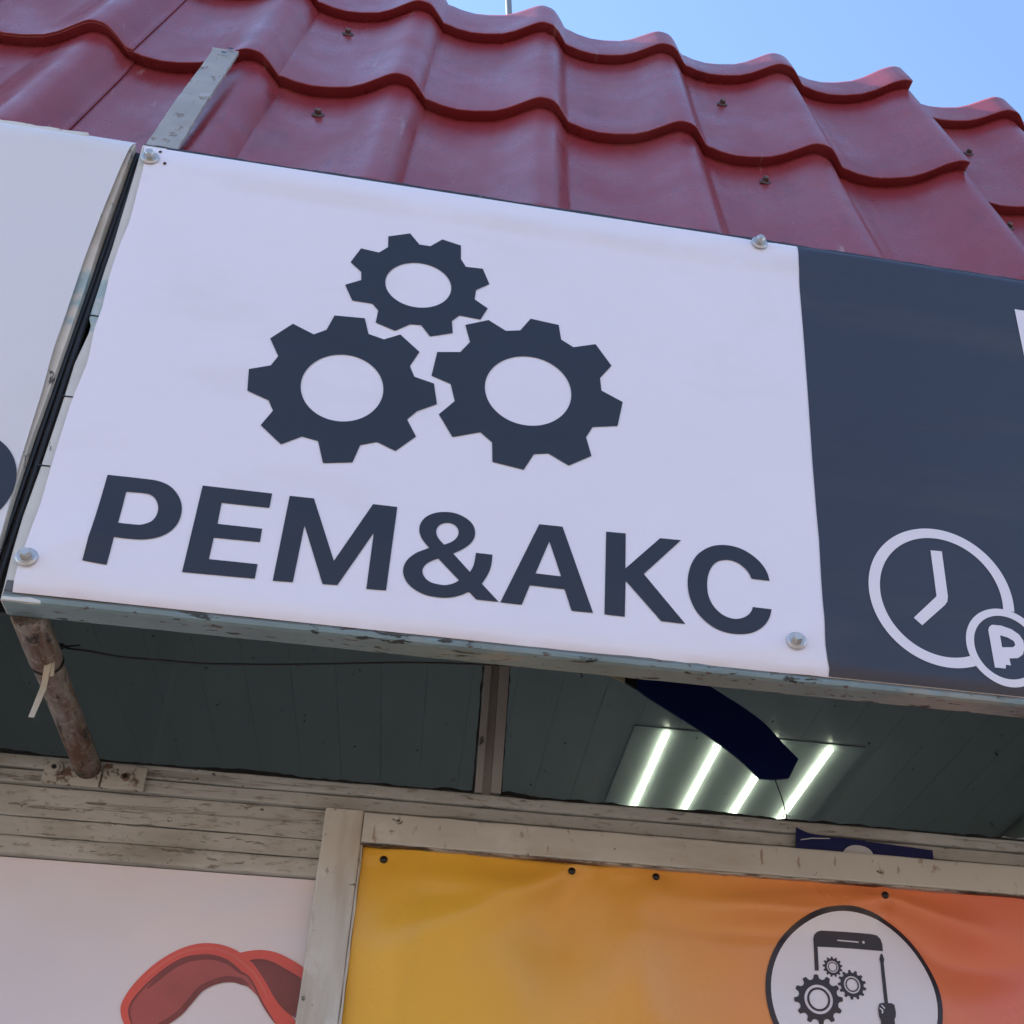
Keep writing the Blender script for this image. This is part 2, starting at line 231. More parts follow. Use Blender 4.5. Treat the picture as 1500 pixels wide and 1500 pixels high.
mat['wood'] = M('old off-white painted wood', (.47, .465, .44), .55, .10, 9, rvar=.1,
    layers=[((.24, .215, .17), .8, 16, .46, .70, (.35, 1, 1)), ((.15, .13, .10), .4, 60, .60, .625, (.05, 1, 1.4), .0005), ((.14, .11, .08), .65, 75, .625, .655, (.26, 1, 1.5), .0007), ((.22, .18, .13), .5, 240, .57, .66, (.35, 1, 1), .0003), (SOOT, .9, 150, .68, .70, ONE, .0005)],
    bumps=[(14, .0015, (.3, 1, 1)), (120, .0003, (.25, 1, 1))])
mat['wood_clean'] = M('off-white painted frame wood', (.55, .52, .47), .5, .06, 9, rvar=.1,
    layers=[((.30, .22, .13), .65, 20, .50, .68, (1, 1, .14)), (BROWN, .9, 52, .655, .69, ONE, .0006), ((.22, .12, .06), .7, 24, .61, .68, (1, 1, .3)), ((.62, .60, .56), .6, 20, .60, .66, ONE, -.0003)],
    bumps=[(16, .0012, (1, 1, .3)), (140, .0002, ONE)])
mat['wood_rail'] = M('off-white painted rail wood', (.54, .515, .47), .5, .07, 9, rvar=.1,
    layers=[((.32, .26, .19), .6, 18, .52, .72, (.25, 1, 1)), (BROWN, .9, 60, .655, .69, ONE, .0006), ((.64, .62, .58), .5, 24, .58, .66, (.5, 1, 1), -.0003), ((.24, .15, .09), .7, 90, .62, .68, (1, 1, .4))],
    bumps=[(16, .0012, (.3, 1, 1)), (140, .0002, ONE)])
mat['chip'] = M('flaking rusty paint edge', (.46, .42, .37), .6, .2, 40, layers=[((.10, .045, .03), .95, 28, .50, .56, (.3, 1, 1), .0008), (SOOT, .9, 50, .58, .64, (.4, 1, 1))], bumps=[(80, .001, (.4, 1, 1))])
mat['grime'] = M('black grime', (.03, .026, .02), .85, .5, 30, layers=[((.2, .18, .15), .6, 40, .58, .66, ONE)], bumps=[(60, .004, ONE)])
mat['mullion'] = M('greyish painted mullion', (.33, .30, .28), .6, .1, 12, layers=[(SOOT, .8, 50, .68, .72, ONE), ((.16, .13, .1), .6, 20, .55, .7, (1, 1, .3))], bumps=[(60, .0005, (1, 1, .3))])
mat['galv'] = M('flaking grey paint on flat bar', (.37, .355, .33), .6, .12, 25, layers=[((.22, .16, .11), .85, 60, .60, .65, (1, 1, .4), .0004), ((.55, .56, .55), .5, 20, .58, .7, ONE)], bumps=[(60, .0006, (1, 1, .4))])
mat['zinc'] = M('zinc plated steel', (.56, .55, .53), .38, .12, 90, metallic=.6, bumps=[(200, .0002, ONE)])
mat['screw_dark'] = M('dull roofing screw', (.085, .05, .045), .5, .2, 60, layers=[((.25, .17, .12), .6, 90, .55, .65, ONE)])
mat['hole'] = M('rusty drill hole', (.06, .03, .02), .9)
mat['pipe'] = M('painted pipe with rust streaks', (.23, .20, .18), .6, .25, 30, rvar=.1,
    layers=[(RUST, .85, 60, .44, .58, (1, .12, 1), .0004), (SOOT, .85, 110, .54, .60, (1, .25, 1), .0004), ((.36, .33, .30), .5, 150, .56, .62, ONE), ((.45, .42, .38), .5, 20, .6, .7, (1, .5, 1))], bumps=[(60, .0008, (1, .4, 1))])
mat['plate'] = M('overpainted flange', (.44, .42, .375), .55, .1, 30, layers=[(RUST, .85, 55, .53, .59, ONE, .0006), (SOOT, .8, 80, .60, .64, ONE)], bumps=[(90, .0015, ONE)])
mat['tie'] = M('old cream plastic strip', (.52, .48, .40), .5, .1, 40, layers=[((.25, .2, .14), .6, 70, .58, .68, ONE)])
mat['wire'] = M('black wire', (.008, .008, .009), .45)
mat['navy'] = M('navy acrylic sheet', (.003, .007, .065), .3, .05, 5)
mat['navy_sign'] = M('blue sign film', (.004, .009, .075), .4, .1, 8)
mat['black'] = M('black edge band', (.006, .006, .006), .4)
mat['beige'] = M('yellowed band', (.34, .31, .20), .5)
mat['letter_grey'] = M('pale grey lettering', (.50, .50, .53), .5)
mat['poster'] = M('orange gradient banner print', None, .30, .03, 4, rvar=.05, ramp=(0, 0.03, .58, [(0, (.82, .45, .045)), (.25, (.82, .395, .06)), (.5, (.80, .32, .08)), (.75, (.80, .245, .085)), (1, (.78, .185, .10))]),
    bumps=[(6, .004, (1, 1, .45)), (14, .0012, ONE), (500, .00002, ONE)])
mat['poster_white'] = M('white disc print', (.80, .76, .82), .36, bumps=[(6, .004, (1, 1, .45))])
mat['poster_ink'] = M('dark plum print', (.030, .020, .024), .36, bumps=[(6, .004, (1, 1, .45))])
mat['pin'] = M('black plastic pin', (.006, .005, .005), .4)
mat['photo'] = M('pale lilac glossy poster', (.76, .68, .70), .13, .03, 3, bumps=[(5, .0035, ONE), (16, .0008, (1, 1, 2))])
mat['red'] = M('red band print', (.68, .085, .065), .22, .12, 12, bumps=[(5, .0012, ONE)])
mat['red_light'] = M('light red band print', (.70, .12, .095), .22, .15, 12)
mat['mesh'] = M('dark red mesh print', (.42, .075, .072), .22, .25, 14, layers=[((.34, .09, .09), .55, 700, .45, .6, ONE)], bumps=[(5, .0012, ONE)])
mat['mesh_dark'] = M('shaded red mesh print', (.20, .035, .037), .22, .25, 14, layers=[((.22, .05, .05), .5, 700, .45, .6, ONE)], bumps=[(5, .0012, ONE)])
mat['plank'] = M('grey green ceiling panel', (.54, .555, .57), .30, .06, 3, layers=[(SOOT, .7, 60, .73, .77, ONE)])
mat['inner'] = M('interior lining', (.6, .6, .57), .8, .05, 3)
mat['tray'] = M('brushed reflector', (.58, .62, .65), .5, .05, 8, metallic=.1, bumps=[(150, .002, (.05, 1, .05))])
mat['wallpaint'] = M('kiosk wall paint', (.40, .40, .38), .7, .08, 4)
mat['roofing'] = M('bitumen roofing', (.05, .05, .05), .9, .2, 4)
mat['steelgrey'] = M('grey steel rod', (.25, .26, .27), .5, metallic=.3)
mat['brick'] = M('orange brick wall', (.36, .225, .145), .85, .12, 1.5, layers=[((.26, .16, .11), .6, 5, .5, .65, (1, 1, 3))], bumps=[(9, .01, (1, 1, 3))])
mat['darkglass'] = M('dark window glass', (.03, .035, .04), .08)
mat['ground'] = M('worn paving asphalt', (.125, .105, .088), .9, .18, 1.2, layers=[((.07, .062, .055), .6, .7, .5, .7, ONE), ((.17, .145, .12), .5, 3, .6, .75, ONE)], bumps=[(60, .004, ONE), (8, .006, ONE)])

def emit(name, c, s):
    m = bpy.data.materials.new(name)
    m.use_nodes = True
    b = m.node_tree.nodes['Principled BSDF']
    b.inputs['Base Color'].default_value = (*c, 1)
    b.inputs['Emission Color'].default_value = (*c, 1)
    b.inputs['Emission Strength'].default_value = s
    return m
mat['led'] = emit('lit led tube', (.96, 1, .74), 2.8)

def glass(name):
    m = bpy.data.materials.new(name)
    m.use_nodes = True
    nt = m.node_tree
    nt.nodes.remove(nt.nodes['Principled BSDF'])
    out = nt.nodes['Material Output']
    tc = nd(nt, 'ShaderNodeTexCoord').outputs['Object']
    tr = nd(nt, 'ShaderNodeBsdfTransparent')
    tr.inputs[0].default_value = (.84, .88, .87, 1)
    gl = nd(nt, 'ShaderNodeBsdfGlossy')
    gl.inputs['Roughness'].default_value = .03
    fr = nd(nt, 'ShaderNodeFresnel')
    fr.inputs[0].default_value = 1.5
    mx = nd(nt, 'ShaderNodeMixShader')
    nt.links.new(fr.outputs[0], mx.inputs[0])
    nt.links.new(tr.outputs[0], mx.inputs[1])
    nt.links.new(gl.outputs[0], mx.inputs[2])
    df = nd(nt, 'ShaderNodeBsdfDiffuse')
    df.inputs[0].default_value = (.10, .10, .09, 1)
    sp = mask(nt, tc, 70, .70, .745, (1, 1, 1), detail=3, seed=2.)
    film = mask(nt, tc, 9, .2, .9, (1, 1, .6), seed=4.)
    a = nd(nt, 'ShaderNodeMath', operation='MULTIPLY_ADD')
    a.inputs[1].default_value = .10
    nt.links.new(film, a.inputs[0])
    b = nd(nt, 'ShaderNodeMath', operation='MULTIPLY')
    b.inputs[1].default_value = .6
    nt.links.new(sp, b.inputs[0])
    nt.links.new(b.outputs[0], a.inputs[2])
    m2 = nd(nt, 'ShaderNodeMixShader')
    nt.links.new(a.outputs[0], m2.inputs[0])
    nt.links.new(mx.outputs[0], m2.inputs[1])
    nt.links.new(df.outputs[0], m2.inputs[2])
    nt.links.new(m2.outputs[0], out.inputs[0])
    return m
mat['glass'] = glass('dusty window glass')

# ---------------------------------------------------------------- builders
def tag(o, label, cat, group=None):
    o['label'] = label
    o['category'] = cat
    if group:
        o['group'] = group
    return o

def thing(name, label, cat, loc, group=None):
    o = bpy.data.objects.new(name, None)
    o.empty_display_size = .05
    COL.objects.link(o)
    o.location = loc
    return tag(o, label, cat, group)

def base(parent):
    v = Vector((0, 0, 0))
    while parent:
        v += parent.location
        parent = parent.parent
    return v

def link(name, me, m, parent=None, loc=None, label=None):
    o = bpy.data.objects.new(name, me)
    COL.objects.link(o)
    if m and not me.materials:
        me.materials.append(m if not isinstance(m, str) else mat[m])
    o.parent = parent
    if loc is not None:
        o.location = Vector(loc) - base(parent)
    if label:
        o['label'] = label
    return o

def finish(name, bm, m, parent=None, smooth=False, label=None, origin=None):
    """bm is in world coordinates; the object sits at its parent's origin (or at origin)"""
    org = Vector(origin) if origin is not None else base(parent)
    bmesh.ops.translate(bm, verts=bm.verts, vec=-org)
    me = bpy.data.meshes.new(name)
    bm.to_mesh(me)
    bm.free()
    if smooth:
        me.polygons.foreach_set('use_smooth', [True] * len(me.polygons))
    return link(name, me, m, parent, loc=org if origin is not None else None, label=label)

def add_box(bm, x0, x1, y0, y1, z0, z1, bev=.0):
    r = bmesh.ops.create_cube(bm, size=1)
    vs = r['verts']
    for v in vs:
        v.co = Vector(((x0 + x1) / 2 + v.co.x * (x1 - x0), (y0 + y1) / 2 + v.co.y * (y1 - y0), (z0 + z1) / 2 + v.co.z * (z1 - z0)))
    if bev:
        es = list({e for v in vs for e in v.link_edges})
        bmesh.ops.bevel(bm, geom=es, offset=bev, segments=2, affect='EDGES', profile=.6)
    return vs

def box(name, x0, x1, y0, y1, z0, z1, m, parent=None, bev=.0, label=None, origin=None):
    bm = bmesh.new()
    add_box(bm, x0, x1, y0, y1, z0, z1, bev)
    return finish(name, bm, m, parent, label=label, origin=origin)

def board(name, x0, x1, y0, y1, z0, z1, m, parent, along='x', step=.02, amp=.0007, bev=.0012, seed=0):
    """a long board whose edges wander a little and whose arrises are worn"""
    bm = bmesh.new()
    n = max(2, int(((x1 - x0) if along == 'x' else (z1 - z0)) / step))
    prof = [(y1, 0, z1 if along == 'x' else x1)]
    rings = []
    for i in range(n + 1):
        t = i / n
        def wob(k):
            return amp * noise.noise(Vector((t * n * .31 + seed * 9.1, k * 5.7, seed * 3.3))) + amp * .7 * noise.noise(Vector((t * n * 1.3 + seed, k * 3.7, 2.)))
        a, b = (z0, z1) if along == 'x' else (x0, x1)
        a += wob(0)
        b += wob(1)
        yf = y0 + wob(2) * .6
        c = bev * (1 + .6 * noise.noise(Vector((t * n * .9, seed, 7.))))
        sec = [(y1, a), (yf + c, a), (yf + c * .3, a + c * .3), (yf, a + c), (yf, b - c), (yf + c * .3, b - c * .3), (yf + c, b), (y1, b)]
        p = x0 + t * (x1 - x0) if along == 'x' else z0 + t * (z1 - z0)
        rings.append([bm.verts.new((p, y, q) if along == 'x' else (q, y, p)) for y, q in sec])
    for r0, r1 in zip(rings, rings[1:]):
        for k in range(8):
            bm.faces.new((r0[k], r1[k], r1[(k + 1) % 8], r0[(k + 1) % 8]))
    bm.faces.new(rings[0])
    bm.faces.new(rings[-1][::-1])
    bmesh.ops.recalc_face_normals(bm, faces=bm.faces)
    return finish(name, bm, m, parent)

def curve(pts, sub=4):
    """closed outline; points flagged as corners stay sharp, the rest is smoothed (Catmull-Rom)"""
    n = len(pts)
    out = []
    for i in range(n):
        p1, p2 = pts[i], pts[(i + 1) % n]
        c1, c2 = len(p1) > 2, len(p2) > 2
        out.append((p1[0], p1[1]))
        if c1 and c2:
            continue
        p0 = p1 if c1 else pts[i - 1]
        p3 = p2 if c2 else pts[(i + 2) % n]
        for k in range(1, sub):
            t = k / sub
            q = []
            for a in (0, 1):
                q.append(.5 * (2 * p1[a] + (p2[a] - p0[a]) * t + (2 * p0[a] - 5 * p1[a] + 4 * p2[a] - p3[a]) * t * t + (3 * p1[a] - p0[a] - 3 * p2[a] + p3[a]) * t ** 3))
            out.append(tuple(q))
    return out

def ring(cx, cz, rx, rz=None, n=72):
    rz = rz or rx
    return [(cx + rx * math.cos(2 * math.pi * k / n), cz + rz * math.sin(2 * math.pi * k / n)) for k in range(n)]

def sheet(name, loops, y, m, parent, hf=None, lim=.03, thick=0, origin=None, label=None):
    """flat cut-out (outline + holes) in a plane facing -y, refined and laid on the relief hf(x, z)"""
    bm = bmesh.new()
    es = []
    for lp in loops:
        vs = [bm.verts.new((p[0], 0, p[1])) for p in lp]
        es += [bm.edges.new((vs[i], vs[(i + 1) % len(vs)])) for i in range(len(vs))]
    bmesh.ops.triangle_fill(bm, edges=es, use_beauty=True, use_dissolve=False)
    if lim:
        for _ in range(7):
            le = [e for e in bm.edges if e.calc_length() > lim]
            if not le:
                break
            bmesh.ops.subdivide_edges(bm, edges=le, cuts=1)
            bmesh.ops.triangulate(bm, faces=bm.faces)
    bm.normal_update()
    for f in bm.faces:
        if f.normal.y > 0:
            f.normal_flip()
    if thick:
        r = bmesh.ops.extrude_face_region(bm, geom=list(bm.faces))
        top = [g for g in r['geom'] if isinstance(g, bmesh.types.BMVert)]
        # extruded copy becomes the front
        for v in top:
            v.co.y -= thick
        bmesh.ops.recalc_face_normals(bm, faces=bm.faces)
    for v in bm.verts:
        v.co.y += y + (hf(v.co.x, v.co.z) if hf else 0)
    return finish(name, bm, m, parent, smooth=bool(hf) and not thick, origin=origin, label=label)

def grid_sheet(name, left_edge, x1, z0, z1, y, m, parent, hf, step=.012, right_edge=None, x0=None):
    """banner cloth as a fine grid between a wandering left (or right) edge and straight sides"""
    def at(poly, z):
        p = sorted(poly, key=lambda q: q[1])
        if z <= p[0][1]:
            return p[0][0]
        for a, b in zip(p, p[1:]):
            if z <= b[1]:
                return a[0] + (b[0] - a[0]) * (z - a[1]) / max(1e-6, b[1] - a[1])
        return p[-1][0]
    bm = bmesh.new()
    nz = max(2, int((z1 - z0) / step))
    span = (x1 - at(left_edge, z0)) if left_edge else (at(right_edge, z0) - x0)
    nx = max(2, int(span / step))
    rows = []
    for j in range(nz + 1):
        z = z0 + (z1 - z0) * j / nz
        a = at(left_edge, z) if left_edge else x0
        b = x1 if left_edge else at(right_edge, z)
        rows.append([bm.verts.new((a + (b - a) * i / nx, y + hf(a + (b - a) * i / nx, z), z)) for i in range(nx + 1)])
    for r0, r1 in zip(rows, rows[1:]):
        for i in range(nx):
            bm.faces.new((r0[i], r0[i + 1], r1[i + 1], r1[i]))
    return finish(name, bm, m, parent, smooth=True)

def tube(name, pts, r, m, parent=None, seg=8, origin=None, closed=False):
    bm = bmesh.new()
    P = [Vector(p) for p in pts]
    rings = []
    for i, p in enumerate(P):
        d = (P[min(i + 1, len(P) - 1)] - P[max(i - 1, 0)])
        if closed:
            d = P[(i + 1) % len(P)] - P[i - 1]
        d.normalize()
        a = d.orthogonal().normalized() if i == 0 else (rings_a - d * rings_a.dot(d)).normalized()
        rings_a = a
        b = d.cross(a)
        rr = r[i] if isinstance(r, (list, tuple)) else r
        rings.append([bm.verts.new(p + (a * math.cos(2 * math.pi * k / seg) + b * math.sin(2 * math.pi * k / seg)) * rr) for k in range(seg)])
    prs = list(zip(rings, rings[1:])) + ([(rings[-1], rings[0])] if closed else [])
    for r0, r1 in prs:
        for k in range(seg):
            bm.faces.new((r0[k], r0[(k + 1) % seg], r1[(k + 1) % seg], r1[k]))
    if not closed:
        bm.faces.new(rings[0][::-1])
        bm.faces.new(rings[-1])
    bmesh.ops.recalc_face_normals(bm, faces=bm.faces)
    return finish(name, bm, m, parent, smooth=True, origin=origin)

def smoothline(pts, sub=6):
    P = [Vector(p) for p in pts]
    out = []
    for i in range(len(P) - 1):
        p0, p1, p2, p3 = P[max(i - 1, 0)], P[i], P[i + 1], P[min(i + 2, len(P) - 1)]
        for k in range(sub):
            t = k / sub
            out.append(.5 * (2 * p1 + (p2 - p0) * t + (2 * p0 - 5 * p1 + 4 * p2 - p3) * t * t + (3 * p1 - p0 - 3 * p2 + p3) * t ** 3))
    out.append(P[-1])
    return out

def screw_mesh(name, m, r_hex, h_hex, r_wash, h_wash, seg=20):
    """hexagon head on a conical washer, axis -y, seat at the origin"""
    bm = bmesh.new()
    def disc(r, y, n, ph=0):
        return [bm.verts.new((r * math.cos(2 * math.pi * k / n + ph), y, r * math.sin(2 * math.pi * k / n + ph))) for k in range(n)]
    def skin(a, b):
        n = len(a)
        for k in range(n):
            bm.faces.new((a[k], a[(k + 1) % n], b[(k + 1) % n], b[k]))
    a, b, c = disc(r_wash, 0, seg), disc(r_wash, -h_wash * .45, seg), disc(r_wash * .82, -h_wash, seg)
    skin(a, b)
    skin(b, c)
    bm.faces.new(c)
    h0, h1, h2 = disc(r_hex, -h_wash * .9, 6, .3), disc(r_hex, -h_wash - h_hex * .82, 6, .3), disc(r_hex * .8, -h_wash - h_hex, 6, .3)
    skin(h0, h1)
    skin(h1, h2)
    bm.faces.new(h2)
    bmesh.ops.recalc_face_normals(bm, faces=bm.faces)
    me = bpy.data.meshes.new(name)
    bm.to_mesh(me)
    bm.free()
    me.materials.append(mat[m])
    return me

# ---------------------------------------------------------------- ground
g = box('ground', -400, 400, -400, 400, -.5, 0, 'ground')
g['kind'] = 'structure'

# ---------------------------------------------------------------- building across the lane, behind the camera
FB = thing('facing_building', 'two storey brick building across the lane, facing the kiosk', 'building', (4, -10.5, 0))
box('wall', -14, 22, -16, -10, 0, 5.6, 'brick', FB)
box('plinth', -14.05, 22.05, -9.99, -9.9, 0, .6, 'wallpaint', FB, bev=.02)
box('parapet', -14.1, 22.1, -16.1, -9.85, 5.61, 5.8, 'wallpaint', FB, bev=.03)
for k in range(9):
    for zb in (1.1, 3.9):
        x = -12.4 + k * 4
        wf = box('window', x - .08, x + 1.48, -9.97, -9.93, zb - .08, zb + 1.58, 'inner', FB, bev=.01)
        box('pane', x, x + 1.4, -9.925, -9.915, zb, zb + 1.5, 'darkglass', wf)

# ---------------------------------------------------------------- kiosk
X0, X1, YB = -1.36, 1.78, 4.1
K = thing('kiosk', 'market kiosk with wine red metal tile roof and cream painted window frame', 'kiosk', (.2, 1.2, 0))
box('front_wall', X0, X1, 1.195, 1.26, 0, 2.10, 'wallpaint', K)
box('header_wall', X0, X1, 1.2085, 1.26, 2.46, 3.06, 'wallpaint', K)
box('side_wall', X0, X0 + .05, 1.262, YB, 0, 3.18, 'wallpaint', K)
for sx in (X1 - .05,):                          # unseen opening added in the right side wall to let daylight onto the ceiling
    box('side_wall', sx, sx + .05, 1.262, YB, 0, .9, 'wallpaint', K)
    box('side_wall', sx, sx + .05, 1.262, YB, 2.4, 3.18, 'wallpaint', K)
    box('side_wall', sx, sx + .05, 1.262, 1.5, .901, 2.399, 'wallpaint', K)
    box('side_wall', sx, sx + .05, YB - .3, YB, .901, 2.399, 'wallpaint', K)
box('back_wall', X0 + .052, X1 - .052, YB - .05, YB, 0, 3.18, 'inner', K)
box('floor', X0 + .052, X1 - .052, 1.262, YB - .052, .01, .06, 'inner', K)
box('flat_roof', X0, X1, 1.24, YB, 3.19, 3.25, 'roofing', K)
box('unseen_soffit', X0, X1, .945, 1.206, 2.60, 2.612, 'blocker', K)  # unseen board put in to keep sky light out above the window
for sx in (X0, X1 - .01):
    box('end_panel', sx, sx + .01, 1.0, 1.206, 2.613, 3.05, 'wallpaint', K)
# ceiling of narrow panels running away from the window
PW = .1075
pm = None
for k in range(-5, 23):
    xa = -.787 + PW * k
    if xa < X0 + .06 or xa + PW > X1 - .06:
        continue
    if pm is None:
        o = box('ceiling_plank', xa + .0003, xa + PW - .0003, 1.262, YB - .055, 3.10, 3.115, 'plank', K, bev=.0005, origin=(xa, 1.262, 3.10))
        pm = o.data
    else:
        link('ceiling_plank', pm, None, K, loc=(xa, 1.262, 3.10))
box('ceiling_backing', X0 + .052, X1 - .052, 1.262, YB - .052, 3.118, 3.13, 'inner', K)

# roof skin: pressed tile profile, one sheet after the other
ORG, SV, NV = Vector((0, .46546, 1.42750)), Vector((0, .34751, .93768)), Vector((0, -.93768, .34751))
STEPS = [1.308, 1.715, 2.074]
LSTEP, RISE, DEPTH = .36, .0155, .031
PROF = [(0, 0), (.04, .012), (.079, .06), (.108, .16), (.135, .32), (.170, .56), (.196, .750), (.203, .815), (.211, .835), (.220, .825), (.232, .822), (.262, .868), (.315, .94), (.425, 1), (.54, .955), (.677, .825), (.77, .625), (.866, .33), (.91, .19), (.945, .09), (.975, .025), (1, 0)]
def prof(t):
    t -= math.floor(t)
    for a, b in zip(PROF, PROF[1:]):
        if t <= b[0]:
            return a[1] + (b[1] - a[1]) * (t - a[0]) / (b[0] - a[0])
    return 0
def roof_sheet(xa, xb, phase, s0, s1, off, lift=None, seed=0):
    bm = bmesh.new()
    top = s1 if callable(s1) else (lambda x: s1)
    s1 = max(top(xa), top(xb))
    n = int((xb - xa) / .0045)
    xs = [xa + (xb - xa) * i / n for i in range(n + 1)]
    rows = []                                   # (s, height below the crest plane)
    st = [s for s in STEPS]
    s = s0
    rows.append((s0, None))
    allrows = []
    cur = max([q for q in st if q <= s0 + 1e-6] + [st[0] - LSTEP if s0 < st[0] else st[0]])
    bounds = [s0] + [q for q in st if q > s0 + .01 and q < s1] + [s1]
    for a, b in zip(bounds, bounds[1:]):
        lo = max([q for q in st if q <= a + 1e-6] + [st[0] - LSTEP])
        hh = lambda s: -RISE * min(1, (s - lo) / LSTEP)
        if a != s0:
            allrows += [(a, -.0012, 1), (a + .0005, -.0002, 0), (a + .0030, 0, 0)]
        else:
            allrows.append((a, hh(a), 0))
        m = 9
        for i in range(1, m + 1):
            q = a + .0045 + (b - a - .0045) * i / m
            if i == m and b != s1:
                allrows.append((b + .008, -RISE, 0))      # foot of the riser tucks under the lip
            else:
                allrows.append((q, hh(q), 0))
    rings = []
    for s, h, _ in allrows:
        row = []
        for x in xs:
            se = s if s < 2.1 else 2.1 + (s - 2.1) * (top(x) - 2.1) / (s1 - 2.1)
            p = ORG + SV * se + NV * (h - DEPTH * prof(phase(x)) + off + (lift(x) if lift else 0) + .0008 * noise.noise(Vector((x * 5, s * 4, seed))))
            row.append(bm.verts.new((x, p.y, p.z)))
        rings.append(row)
    for r0, r1 in zip(rings, rings[1:]):
        for i in range(n):
            bm.faces.new((r0[i], r0[i + 1], r1[i + 1], r1[i]))
    # rim thickness
    bmesh.ops.recalc_face_normals(bm, faces=bm.faces)
    c = sum((f.normal.dot(NV) for f in bm.faces))
    if c < 0:
        bmesh.ops.reverse_faces(bm, faces=bm.faces)
    o = finish('roof_sheet', bm, 'roof', K, smooth=True)
    md = o.modifiers.new('thickness', 'SOLIDIFY')
    md.thickness = .0012
    md.offset = -1
    o.data.set_sharp_from_angle(angle=R(50))
    return o
PH = .181
def TOPB(x):
    return 2.20 - .05 * max(0, min(1, (x - .0) / .28)) + .012 * max(0, min(1, (x - .45) / .15))
phB = lambda x: (x + .489) / PH if x < .416 else 5 + (x - .416) / .197
phA = lambda x: (x + .489) / PH
phC = lambda x: (x - .786) / PH
sB = roof_sheet(-.60, .622, phB, 1.316, TOPB, -.0002, lambda x: .009 * max(0, min(1, (x - .47) / .12)) ** 2, 1)
sA = roof_sheet(X0 + .02, -.444, phA, 1.316, 2.20, .0022, None, 2)
sC = roof_sheet(.610, X1 - .02, phC, 1.316, 2.150, -.0085, None, 3)
rs = screw_mesh('roof_screw', 'screw_dark', .0042, .0052, .0078, .0022, 14)
tilt = NV.to_track_quat('-Y', 'Z').to_euler()
for i, (x, s) in enumerate(ROOF_SCREWS):
    par, ph_, off = (sC, phC, -.0085) if x > .63 else (sB, phB, 0)
    lo = max(q for q in STEPS if q <= s)
    p = ORG + SV * s + NV * (-RISE * (s - lo) / LSTEP - DEPTH * prof(ph_(x)) + off + .0004)
    o = link('roof_screw', rs, None, par, loc=(x, p.y, p.z))
    o.rotation_euler = tilt

# window sill boards under the glass, one above the other
board('sill_board', X0, X1, 1.1795, 1.206, 2.1125, 2.1255, 'wood', K, seed=1, bev=.002)
board('sill_board', X0, X1, 1.1830, 1.194, 2.0982, 2.1115, 'wood', K, seed=2)
board('sill_board', X0, X1, 1.1885, 1.194, 2.0668, 2.0975, 'wood', K, seed=3)
board('sill_board', X0, X1, 1.1888, 1.194, 2.0472, 2.0658, 'wood', K, seed=4)
board('sill_board', X0, X1, 1.1850, 1.194, 2.0270, 2.0460, 'wood', K, seed=5, bev=.003)
# grime that has gathered along the foot of the glass
def grime(x0, x1, seed):
    bm = bmesh.new()
    n = int((x1 - x0) / .004)
    top, bot, frt = [], [], []
    for i in range(n + 1):
        x = x0 + (x1 - x0) * i / n
        h = .0030 + .0040 * abs(noise.noise(Vector((x * 30, seed, 0)))) + .007 * max(0, noise.noise(Vector((x * 8, seed, 3)))) + .0012 * noise.noise(Vector((x * 120, seed, 5)))
        top.append(bm.verts.new((x, 1.1984, 2.1318 + max(.0006, h))))
        frt.append(bm.verts.new((x, 1.1880 - h, 2.1262)))
        bot.append(bm.verts.new((x, 1.1984, 2.1258)))
    for a, b in ((frt, top), (bot, frt)):
        for i in range(n):
            bm.faces.new((a[i], a[i + 1], b[i + 1], b[i]))
    o = finish('grime_line', bm, 'grime', K)
    o['kind'] = 'stuff'
grime(X0, .0430, 1)
grime(.0710, X1, 2)
# glass, mullion
box('window_pane', X0 + .01, .0500, 1.1990, 1.2030, 2.122, 2.4595, 'glass', K)
box('window_pane', .0640, X1 - .01, 1.1990, 1.2030, 2.122, 2.4595, 'glass', K)
mu = box('mullion', .0505, .0635, 1.1870, 1.206, 2.1262, 2.4595, 'mullion', K, bev=.0006)
for a, b in ((.0438, .0512), (.0598, .0700)):
    box('mullion_strip', a, b, 1.1800, 1.1868 if a > .05 else 1.1868, 2.1258 + (.0012 if a < .05 else .0022), 2.4595, 'mullion', mu, bev=.0008)

for a, b in ((.0418, .0437), (.0701, .0716)):
    board('mullion_gasket', a, b, 1.1930, 1.1988, 2.1272, 2.4595, 'grime', mu, along='z', seed=41 + a * 100, bev=.0003, amp=.0012, step=.006)

sheet('tape_scrap', [[(.607, 2.131), (.616, 2.137), (.628, 2.1345), (.645, 2.1385), (.66, 2.132), (.64, 2.1275)]], 1.1975, 'letter_grey', K, None, 0)

# ---------------------------------------------------------------- ceiling light inside
cl = thing('ceiling_light', 'lit square ceiling panel with four bright tubes behind the window glass', 'ceiling light', (.805, 3.15, 3.09))
box('reflector', .497, 1.113, 2.853, 3.46, 3.0965, 3.0990, 'tray', cl, bev=.0008)
for x in (.584, .730, .876, 1.0215):
    box('tube', x - .0048, x + .0048, 2.862, 3.452, 3.0840, 3.0890, 'led', cl, bev=.002)

